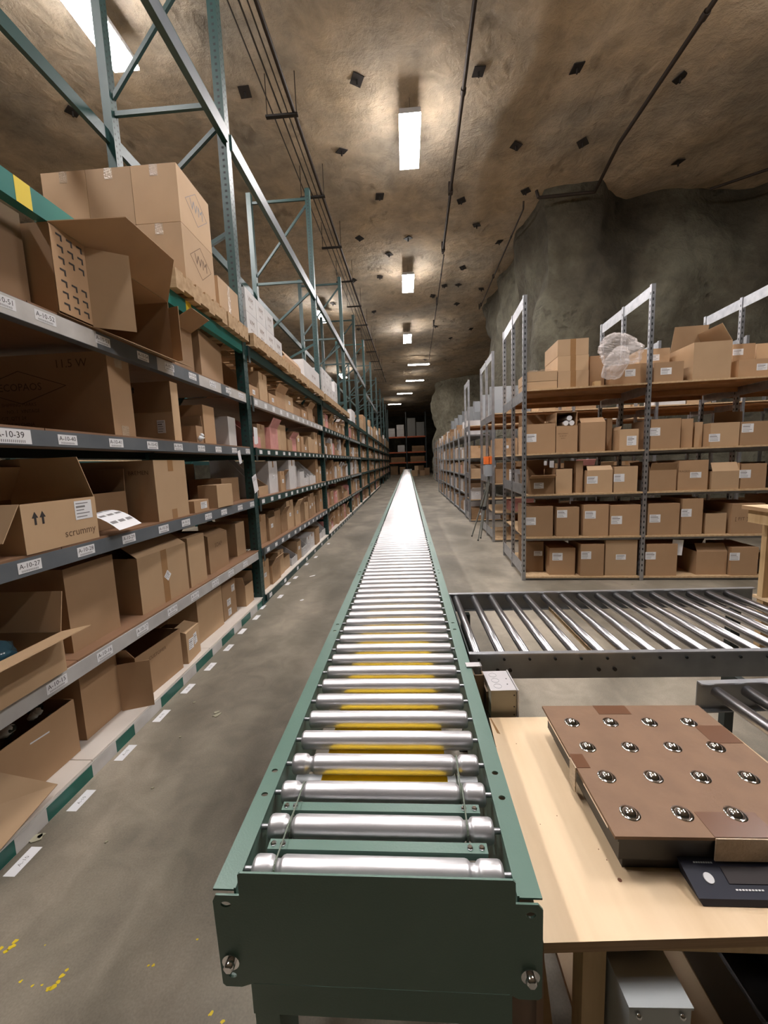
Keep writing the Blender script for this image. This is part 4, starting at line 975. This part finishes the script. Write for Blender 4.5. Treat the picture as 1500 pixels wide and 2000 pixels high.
# top shelf (z 2.115)
t1, h1 = AB('flat carton at the left end of the top shelf, lower of two', 4, 190, 356, 580, 612, off=.02, m=Kp)
t2, h2 = AB('carton under clear film on the flat one, top shelf left end', 4, 188, 357, 515, 578, off=.02, dz=.084, m=Kp)
f_ = thing('plastic_film', 'clear film sheet draped over the leftmost carton on the top shelf', 'film', t2.location + Vector((0, 0, h2 + .002)), ra)
b = MB(); n = 8; V = [((i / n - .5) * .27, (j / n) * .36 - .006, .012 + .02 * noise.noise(Vector((i * .9, j * .9, 2)))) for j in range(n + 1) for i in range(n + 1)]
b.add(V, [(j * (n + 1) + i, j * (n + 1) + i + 1, (j + 1) * (n + 1) + i + 1, (j + 1) * (n + 1) + i) for j in range(n) for i in range(n)], 'film', smooth=True); b.build('sheet', f_)
z = 0
for k, (tp, bt, nm) in enumerate(((512, 610, 'bottom'), (428, 512, 'middle'), (338, 428, 'top'))):
    t, h_ = AB('taped brown carton, %s one of the stack of three on the top shelf' % nm, 4, 358, 527, tp, 610 if k == 0 else bt, off=.03, dz=z, m=Kp, tape='v', d=.5); z += .001 + (.2 if False else h_)
AB('dark carton half hidden behind the crumpled plastic bag, top shelf', 4, 530, 612, 430, 585, off=.12, m=Kd)
AB('brown carton with white label right of the plastic bag, top shelf', 4, 640, 858, 475, 590, (725, 505, 780, 540), off=.04, d=.26, m=W)
AB('pale carton on the top shelf behind the front row, first bay end', 4, 795, 960, 392, 592, (868, 425, 910, 455), off=.32, d=.25, m=Kp)
AB('low brown carton with label right of the second post, top shelf', 4, 878, 1040, 463, 572, (918, 497, 976, 530), off=.02, d=.28, m=W)
t, h_ = AB('big open carton with its lid flap standing up, top shelf second bay', 4, 1088, 1296, 352, 562, off=.0, d=.43, m=Kp, flaps=[('B', -14, .27), ('R', -30, .2)])
AB('labelled carton behind the big open one, top shelf', 4, 1300, 1420, 365, 560, (1310, 395, 1365, 425), off=.44, d=.14, m=W)
AB('brown carton with label at the right end of the top shelf', 4, 1335, 1500, 448, 558, (1440, 474, 1496, 506), off=.03, d=.38, m=W)
AB('pale carton at the far right on the top shelf, set back', 4, 1425, 1600, 360, 555, off=.55, m=Kp)
p = A0 + AD * As(zx(580), zy(590))[0]
t = thing('wood_block', 'small pale wood block on the top shelf edge under the plastic bag', 'block', (p.x, p.y + .012, SLV[4] + .001), ra); MB().box((-.03, 0, 0), (.03, .08, .05), 'lumber').build('block', t)
# plastic bag
bg = thing('plastic_bag', 'crumpled clear plastic bag slumped over cartons on the top shelf', 'bag', (A0 + AD * As(zx(668), zy(450))[0]) + AN * .03 + Vector((0, 0, 2.20)), ra)
def crumple(c, rx_, ry_, rz_, nm, amp=.28, rr=(0, 0, 0)):
    b = MB(); nu, nv = 54, 34; V = []
    for i in range(nv + 1):
        th = PI * i / nv
        for k in range(nu):
            a = 2 * PI * k / nu; q = Vector((math.sin(th) * math.cos(a), math.sin(th) * math.sin(a), math.cos(th)))
            r = 1 + amp * (1.1 * noise.noise(q * 1.5 + Vector((5, 1, 3))) - .9 * abs(noise.noise(q * 3.7)) - .7 * abs(noise.noise(q * 8.3)) + .35)
            V.append(Vector((q.x * rx_ * r, q.y * ry_ * r, q.z * rz_ * r)))
    F_ = [(i * nu + k, (i + 1) * nu + k, (i + 1) * nu + (k + 1) % nu, i * nu + (k + 1) % nu) for i in range(nv) for k in range(nu)]
    b.add(V, F_, 'film', Matrix.Translation(c) @ Matrix.Rotation(rr[1], 4, 'Y'), smooth=False); return b.build(nm, bg)
crumple((.0, -.14, .23), .23, .10, .14, 'crumpled_film', rr=(0, .15, 0)); crumple((-.04, -.15, .10), .12, .06, .16, 'bag_end', .2, (0, .5, 0))
# fourth level (z 1.43)
AB('carton with white label and lifted lid, fourth shelf left end', 3, 187, 346, 800, 966, (190, 856, 243, 897), m=W, flaps=[('B', 0, .14)])
t, h_ = AB('printed carton under an open box of white tubes, fourth shelf', 3, 349, 466, 812, 962, m=W, texts=[('REPLACEMENT', .016, -.04, .2), ('FILTER SET', .016, -.04, .175), ('24 PCS', .016, -.04, .15)])
t_, hh = AB('open fronted carton holding white tubes, stacked on the printed one', 3, 349, 466, 735, 808, dz=h_ + .002, m=W)
for c in list(t_.children): bpy.data.objects.remove(c)
w2 = .108; MB().box((-w2, 0, 0), (w2, .4, .004), W).box((-w2, 0, hh - .004), (w2, .4, hh), W).box((-w2, 0, .004), (-w2 + .004, .4, hh - .004), W).box((w2 - .004, 0, .004), (w2, .4, hh - .004), W).box((-w2 + .004, .396, .004), (w2 - .004, .4, hh - .004), Kd).build('body', t_)
for k, (x, zz) in enumerate(((.0, .032), (.06, .032), (.035, .085))):
    tt = thing('white_tube', 'white rolled tube in the open fronted carton, %s' % ['left', 'right', 'upper'][k], 'tube', t_.location + AD * x + Vector((0, 0, zz)), ra, 'white tubes in a carton'); MB().cyl((0, .02, 0), (0, .34, 0), .027, 'white_flower', 16).build('roll', tt)
AB('brown carton with its front flap folded down, fourth shelf middle', 3, 480, 616, 790, 950, m=W, flaps=[('B', 0, .06), ('F', -50, .08)])
AB('dark brown carton with green stamp behind the torn label carton', 3, 622, 652, 770, 945, off=.14, m=Kd)
AB('carton with a torn white label, fourth shelf by the second post', 3, 692, 796, 828, 940, (735, 866, 785, 915), off=.0, m=Kp, flaps=[('L', -30, .04)])
AB('wide carton with label just right of the second post, fourth shelf', 3, 858, 1022, 772, 936, (860, 822, 914, 863), m=W)
AB('plain carton second in the second bay, fourth shelf', 3, 1024, 1088, 772, 932, off=.06, m=W)
AB('orange brown carton set back in the second bay, fourth shelf', 3, 1096, 1140, 790, 930, off=.10, m=Kp)
AB('carton with a boxed label in the middle of the second bay, fourth shelf', 3, 1182, 1340, 792, 928, (1180, 855, 1238, 895), m=Kp)
AB('carton with high label at the right edge, fourth shelf', 3, 1345, 1520, 785, 926, (1360, 800, 1420, 844), m=W, flaps=[('B', 0, .14)])
# third level (z .98)
AB('open carton with flaps spread toward the post, third shelf left end', 2, 200, 342, 1095, 1190, (230, 1120, 283, 1150), m=Kd, flaps=[('F', 70, .10), ('B', 0, .2), ('L', 5, .1), ('R', 5, .1)])
AB('plain brown carton second from the left, third shelf', 2, 346, 437, 1045, 1186, off=.02, m=Kp)
AB('narrow carton set back, third from the left on the third shelf', 2, 455, 494, 1000, 1182, off=.05, m=W)
AB('orange brown labelled carton, fourth from the left on the third shelf', 2, 515, 655, 1050, 1178, (518, 1085, 575, 1123), m=Kp, flaps=[('F', -40, .06), ('B', -30, .05)])
AB('labelled carton last before the second post, third shelf', 2, 662, 790, 1030, 1172, (664, 1072, 720, 1113), m=Kp)
AB('open carton with a bent front flap, first of the second bay, third shelf', 2, 852, 1000, 1050, 1168, m=W, flaps=[('F', 20, .08), ('L', 10, .08), ('B', -30, .1)])
AB('large carton with wide label, second of the second bay, third shelf', 2, 1008, 1170, 997, 1166, (1078, 1062, 1137, 1091), off=.0, m=W, texts=[('FRAGILE', .03, -.09, .2)])
AB('low open carton in the middle of the second bay, third shelf', 2, 1190, 1340, 1055, 1164, m=Kp, flaps=[('F', -25, .1), ('R', 0, .08)])
AB('carton with label at the right edge, third shelf', 2, 1346, 1485, 1015, 1160, (1346, 1050, 1405, 1092), m=W)
# second level
AB('labelled carton at the left end of the second shelf', 1, 184, 333, 1248, 1412, (186, 1308, 240, 1348), m=W)
AB('labelled carton second from the left, second shelf', 1, 350, 474, 1252, 1408, (356, 1268, 410, 1308), m=W)
AB('labelled carton third from the left, second shelf', 1, 495, 633, 1238, 1405, (507, 1273, 565, 1313), m=W)
AB('wide carton with a doubled lid, last of the first bay, second shelf', 1, 640, 804, 1240, 1402, (650, 1300, 707, 1343), m=W)
AB('labelled carton just right of the second post, second shelf', 1, 843, 1015, 1232, 1400, (858, 1292, 915, 1334), m=W)
AB('tall carton with a high label, second of the second bay, second shelf', 1, 1027, 1140, 1205, 1398, (1030, 1262, 1084, 1303), m=W)
AB('low open orange carton beside the tall one, second shelf', 1, 1156, 1270, 1285, 1396, off=.02, m=Kp, flaps=[('B', 0, .12)])
AB('carton with a stamped square by the workbench, second shelf', 1, 1295, 1475, 1232, 1394, m=W, texts=[('[ FIT ]', .05, -.06, .16)])
# floor level
AB('dark recessed carton at the left end of the bottom shelf', 0, 186, 282, 1440, 1592, (230, 1490, 275, 1515), off=.18, m=Kd)
AB('labelled carton second from the left, bottom shelf', 0, 312, 453, 1472, 1628, (330, 1500, 385, 1540), m=W, off=.05)
AB('narrow labelled carton third from the left, bottom shelf', 0, 480, 608, 1452, 1628, (487, 1492, 540, 1533), m=W)
AB('olive tinted carton with a wide label before the second post, bottom shelf', 0, 614, 786, 1430, 1624, (675, 1508, 728, 1536), m=Kp, off=.01)
AB('labelled carton just right of the second post, bottom shelf', 0, 834, 1003, 1452, 1622, (835, 1495, 890, 1535), m=W)
AB('open carton with peaked flaps in the second bay, bottom shelf', 0, 1105, 1272, 1492, 1628, off=.04, m=W, flaps=[('F', -35, .1), ('B', -35, .1)])
AB('labelled carton by the workbench post, bottom shelf', 0, 1293, 1440, 1470, 1625, (1293, 1499, 1345, 1540), m=W)
p = A0 + AD * As(zx(1022), zy(1470))[0]
t = thing('hanging_paper', 'white paper hanging under the second shelf in the second bay', 'paper', (p.x, p.y + .03, .44), ra); MB().box((-.055, 0, -.17), (.055, .0008, 0), 'paper', Matrix.Rotation(.08, 4, 'Y')).build('sheet', t)
# back side cartons of the first row
random.seed(11)
def fillrow(o, ang, L, lv, pal, wr, hr, gname, d=.42, y0=0., prob=1., lvz=SLV, x0=.03, nb=1.25):
    D_ = Vector((math.cos(ang), math.sin(ang), 0)); N_ = Vector((-math.sin(ang), math.cos(ang), 0)); x = x0; k = 0
    while x < L - wr[0] - .03:
        w_ = random.uniform(*wr); fr = (x % nb)
        if fr + w_ > nb - .03: x = (math.floor(x / nb) + 1) * nb + .03; continue
        if random.random() < prob:
            m = random.choices(CM, pal)[0]; kind = random.choice((0, 2, 3, 0)); h_ = random.uniform(*hr); c = Vector(o) + D_ * (x + w_ / 2) + N_ * y0
            t = thing('storage_bin', '%s %s %s from aisle end, %s, %s' % (CNAME[m], KN[kind], ORD[k], LNAME[lv], gname), 'box', (c.x, c.y, lvz[lv] + .002), ang, 'cartons on the ' + gname)
            q = link('body', BM[(kind, m)], t); q.scale = (w_ - .01, d, h_)
            if random.random() < .4:
                q = link('bin_label', lm, t, (0, -.001, h_ * .5)); q.scale = (min(.07, w_ * .4), .0008, .045)
            k += 1
        x += w_ + .01
for lv in range(4): fillrow(A0, ra, 3.7, lv, (3, 1, 3, 1, 0), (.28, .45), (.24, .34), 'back of first grey row', y0=.64, prob=.42)
# row B and row C further back
shelving('second row of grey shelving behind the first, ends at the tripod', 1.43, 6.70, ra * .5, 4, posts=(0, .61, 1.22))
for lv in range(5): fillrow((1.43, 6.70, 0), ra * .5, 2.5 if lv < 4 else 4.5, lv, (4, 2, 2, 1, 1), (.25, .4), (.16, .36), 'second grey row', prob=.8 if lv in (2, 3) else .45)
shelving('third row of grey shelving with plywood shelves behind the tripod', 1.39, 8.95, ra * .4, 3, posts=(0, .61))
for lv in range(5): fillrow((1.39, 8.95, 0), ra * .4, 2.5 if lv < 4 else 3.6, lv, (4, 2, 2, 2, 0), (.25, .4), (.2, .4), 'third grey row', prob=.85)
# the long shelving facing the aisle
t = thing('shelving_unit', 'long low grey shelving facing the aisle on the right, past the third row', 'shelf', (1.42, 9.75, 0), 0, 'grey shelving')
AL = [.08, .58, 1.03, 1.42, 1.97]
for k in range(8):
    y = 1.15 * k
    for x, top in ((0, 2.08), (.6, 3.05), (1.2, 3.05)): MB().box((x - .02, y - .02, 0), (x + .02, y + .02, top), 'galv_dull').build('post', t)
    if k < 7:
        for z in AL: MB().box((0, y + .022, z - .035), (.6, y + 1.15 - .022, z), 'galv_dull').build('deck_board', t)
    MB().box((.62, y - .003, 2.35 if k % 2 else 2.75), (1.9, y + .003, 3.05), 'grey_block').build('back_band', t)
b = MB(); random.seed(5)
for lv, z in enumerate(AL):
    y = 9.79
    while y < 17.7:
        w_ = random.uniform(.12, .24); h_ = random.uniform(.2, .34) if lv < 4 else random.uniform(.15, .4); m = random.choices(CM, (4, 3, 2, 4, .3))[0]
        b.box((1.45, y, z + .002), (1.85, y + w_ - .02, z + .002 + h_), m); y += w_
b.build('storage_bin', label='many narrow brown and white bins along the long grey aisle shelving', cat='box', kind='stuff')
t = thing('shelving_unit', 'far grey shelving with wrapped orange tops beside the pale rock pillar', 'shelf', (2.0, 22.5, 0), 0, 'grey shelving')
for k in range(5):
    y = 1.6 * k
    for x in (0, .7): MB().box((x - .02, y - .02, 0), (x + .02, y + .02, 2.7), 'galv_dull').build('post', t)
    if k < 4:
        for z in (.1, .6, 1.1, 1.6, 2.2): MB().box((0, y + .022, z - .03), (.7, y + 1.578, z), 'galv_dull').build('deck_board', t)
b = MB()
for z in (.1, .6, 1.1, 1.6, 2.2):
    y = 22.6
    while y < 28.6:
        w_ = random.uniform(.3, .6); b.box((2.03, y, z + .003), (2.6, y + w_ - .03, z + random.uniform(.3, .42)), random.choice(['kraft', 'kraft_dark', 'galv_dull', 'kraft_pale'])); y += w_
b.build('storage_bin', label='blurred brown boxes on the far grey shelving by the rock pillar', cat='box', kind='stuff')

# tripod
tp = thing('tripod', 'grey folded tripod with orange topped head leaning on the second grey row', 'tripod', (1.25, 6.85, 0))
hd = Vector((.13, -.02, 1.0))
for f_ in ((-.10, .35, .015), (-.06, -.05, .015), (.02, .15, .015)):
    f_ = Vector(f_); mid = f_.lerp(hd, .55)
    lg = MB().bar(hd, mid, .030, .022, 'tripod_grey').bar(mid, f_, .020, .014, 'tripod_grey').build('leg', tp)
    MB().bar(mid + Vector((0, 0, .03)), mid - Vector((0, 0, .03)), .042, .032, 'black_plastic').build('leg_lock', lg)
    MB().ball(f_, .015, 'black_plastic', 8, 6).build('rubber_foot', lg)
MB().cyl(hd, hd + Vector((0, 0, .12)), .02, 'tripod_grey', 10).build('column', tp)
MB().box((.06, -.09, 1.10), (.20, .03, 1.29), 'grey_block').build('head', tp)
oh = MB().box((.055, -.09, 1.30), (.122, .03, 1.43), 'orange').box((.134, -.09, 1.30), (.20, .03, 1.43), 'orange').box((.122, -.06, 1.32), (.134, .01, 1.41), 'iron').build('orange_cap', tp)

# ---------------------------------------------------------------- orange rack closing the aisle
orr = thing('pallet_rack', 'orange beamed pallet rack closing the far end of the aisle', 'rack', (-1.9, 43.5, 0))
for x in (0, 2.0, 4.1):
    for y in (0, 1.0): MB().box((x - .04, y - .04, 0), (x + .04, y + .04, 6.6), 'rack_dark').build('upright_post', orr)
    for z in (.5, 2, 3.5, 5): MB().bar((x, .04, z), (x, .96, z + .8), .03, .03, 'rack_dark').build('diagonal_brace', orr)
for x in (0, 2.04):
    for z in (1.32, 2.42, 4.05):
        for y in (-.045, .96): MB().box((x + .042, y, z - .13), (x + 1.96 + (.06 if x else 0), y + .05, z), 'orange_beam').build('beam', orr)
        MB().box((x + .042, .006, z - .02), (x + 1.96, .95, z), 'particle').build('deck_board', orr)
GO = 'loads on the orange rack'
def load(label, x, z, w_, h_, m, name='carton_stack', d=.7, n=1):
    t = thing(name, label, 'load', (-1.9 + x, 43.52, z + .003), 0, GO)
    for k in range(n): MB().box((0, 0, h_ / n * k), (w_, d, h_ / n * (k + 1) - .01), m).build('carton' if n > 1 else 'body', t)
load('white carton stack on the orange rack, top level left', 1.0, 4.05, .78, 1.25, 'white_card', n=5)
load('white carton on the orange rack, middle level left', 1.05, 2.42, .75, .72, 'white_card', 'cardboard_box')
load('tall covered grey load on the orange rack, top level middle', 2.15, 4.05, .85, 1.9, 'fabric_grey', 'covered_load')
load('rounded covered grey load on the orange rack, top level right', 3.1, 4.05, .85, 1.45, 'fabric_grey', 'covered_load')
load('white cartons at the left end of the orange rack, top level', .10, 4.05, .7, .9, 'white_card', n=3)
load('dark cartons on the orange rack, middle level right', 2.6, 2.42, 1.3, .6, 'kraft_dark', n=3)
load('dark cartons on the orange rack, lowest beam', .3, 1.32, 1.5, .55, 'kraft_dark', n=2)
load('dark cartons on the orange rack, lowest beam right', 2.4, 1.32, 1.5, .6, 'kraft_dark', n=2)
for k, (x, y, w_, h_, m) in enumerate(((.75, 37.5, .6, .55, Kp), (.95, 37.52, .35, .4, Kp), (1.5, 37.9, .45, .5, W), (2.0, 39, .5, .7, Kd))):
    carton(['tan carton on the floor right of the conveyor end', 'small tan carton stacked on the one at the conveyor end', 'brown carton on the floor before the orange rack', 'dark carton on the floor before the orange rack'][k], (x, y, 0 if k != 1 else .552), 0, w_, .5 if k != 1 else .3, h_, m=m, group='cartons by the conveyor end')
b = MB(); b.box((-1.7, 43.6, .0), (-.9, 44.2, .9), Kd).box((-.7, 43.6, 0), (-.1, 44.2, .8), W).box((.9, 43.6, 0), (1.9, 44.2, .9), Kd)
b.build('cardboard_box', label='dim cartons on the floor under the orange rack', cat='box', kind='stuff')

# neighbouring rack across the next aisle on the left, seen only through gaps
nr = thing('pallet_rack', 'dim green pallet rack standing across the next aisle on the left', 'rack', (-5.2, 0, 0))
for y in (2.5, 6, 9.5, 13, 16.5):
    for x in (0, -1.0): MB().box((x - .04, y - .04, 0), (x + .04, y + .04, 5.2), 'rack_green').build('upright_post', nr)
    for z in (1, 3, 4.6): MB().bar((-.04, y, z), (-.96, y, z + .3), .03, .03, 'rack_green').build('diagonal_brace', nr)
for i in range(4):
    for z in (.6, 1.6, 2.6, 3.6): MB().box((-.04, 2.55 + 3.5 * i, z - .1), (.0, 5.95 + 3.5 * i, z), 'rack_green').build('beam', nr)
    for z in (.6, 1.6, 2.6): MB().box((-1.0, 2.55 + 3.5 * i, z), (-.01, 5.95 + 3.5 * i, z + .02), 'particle').build('deck_board', nr)
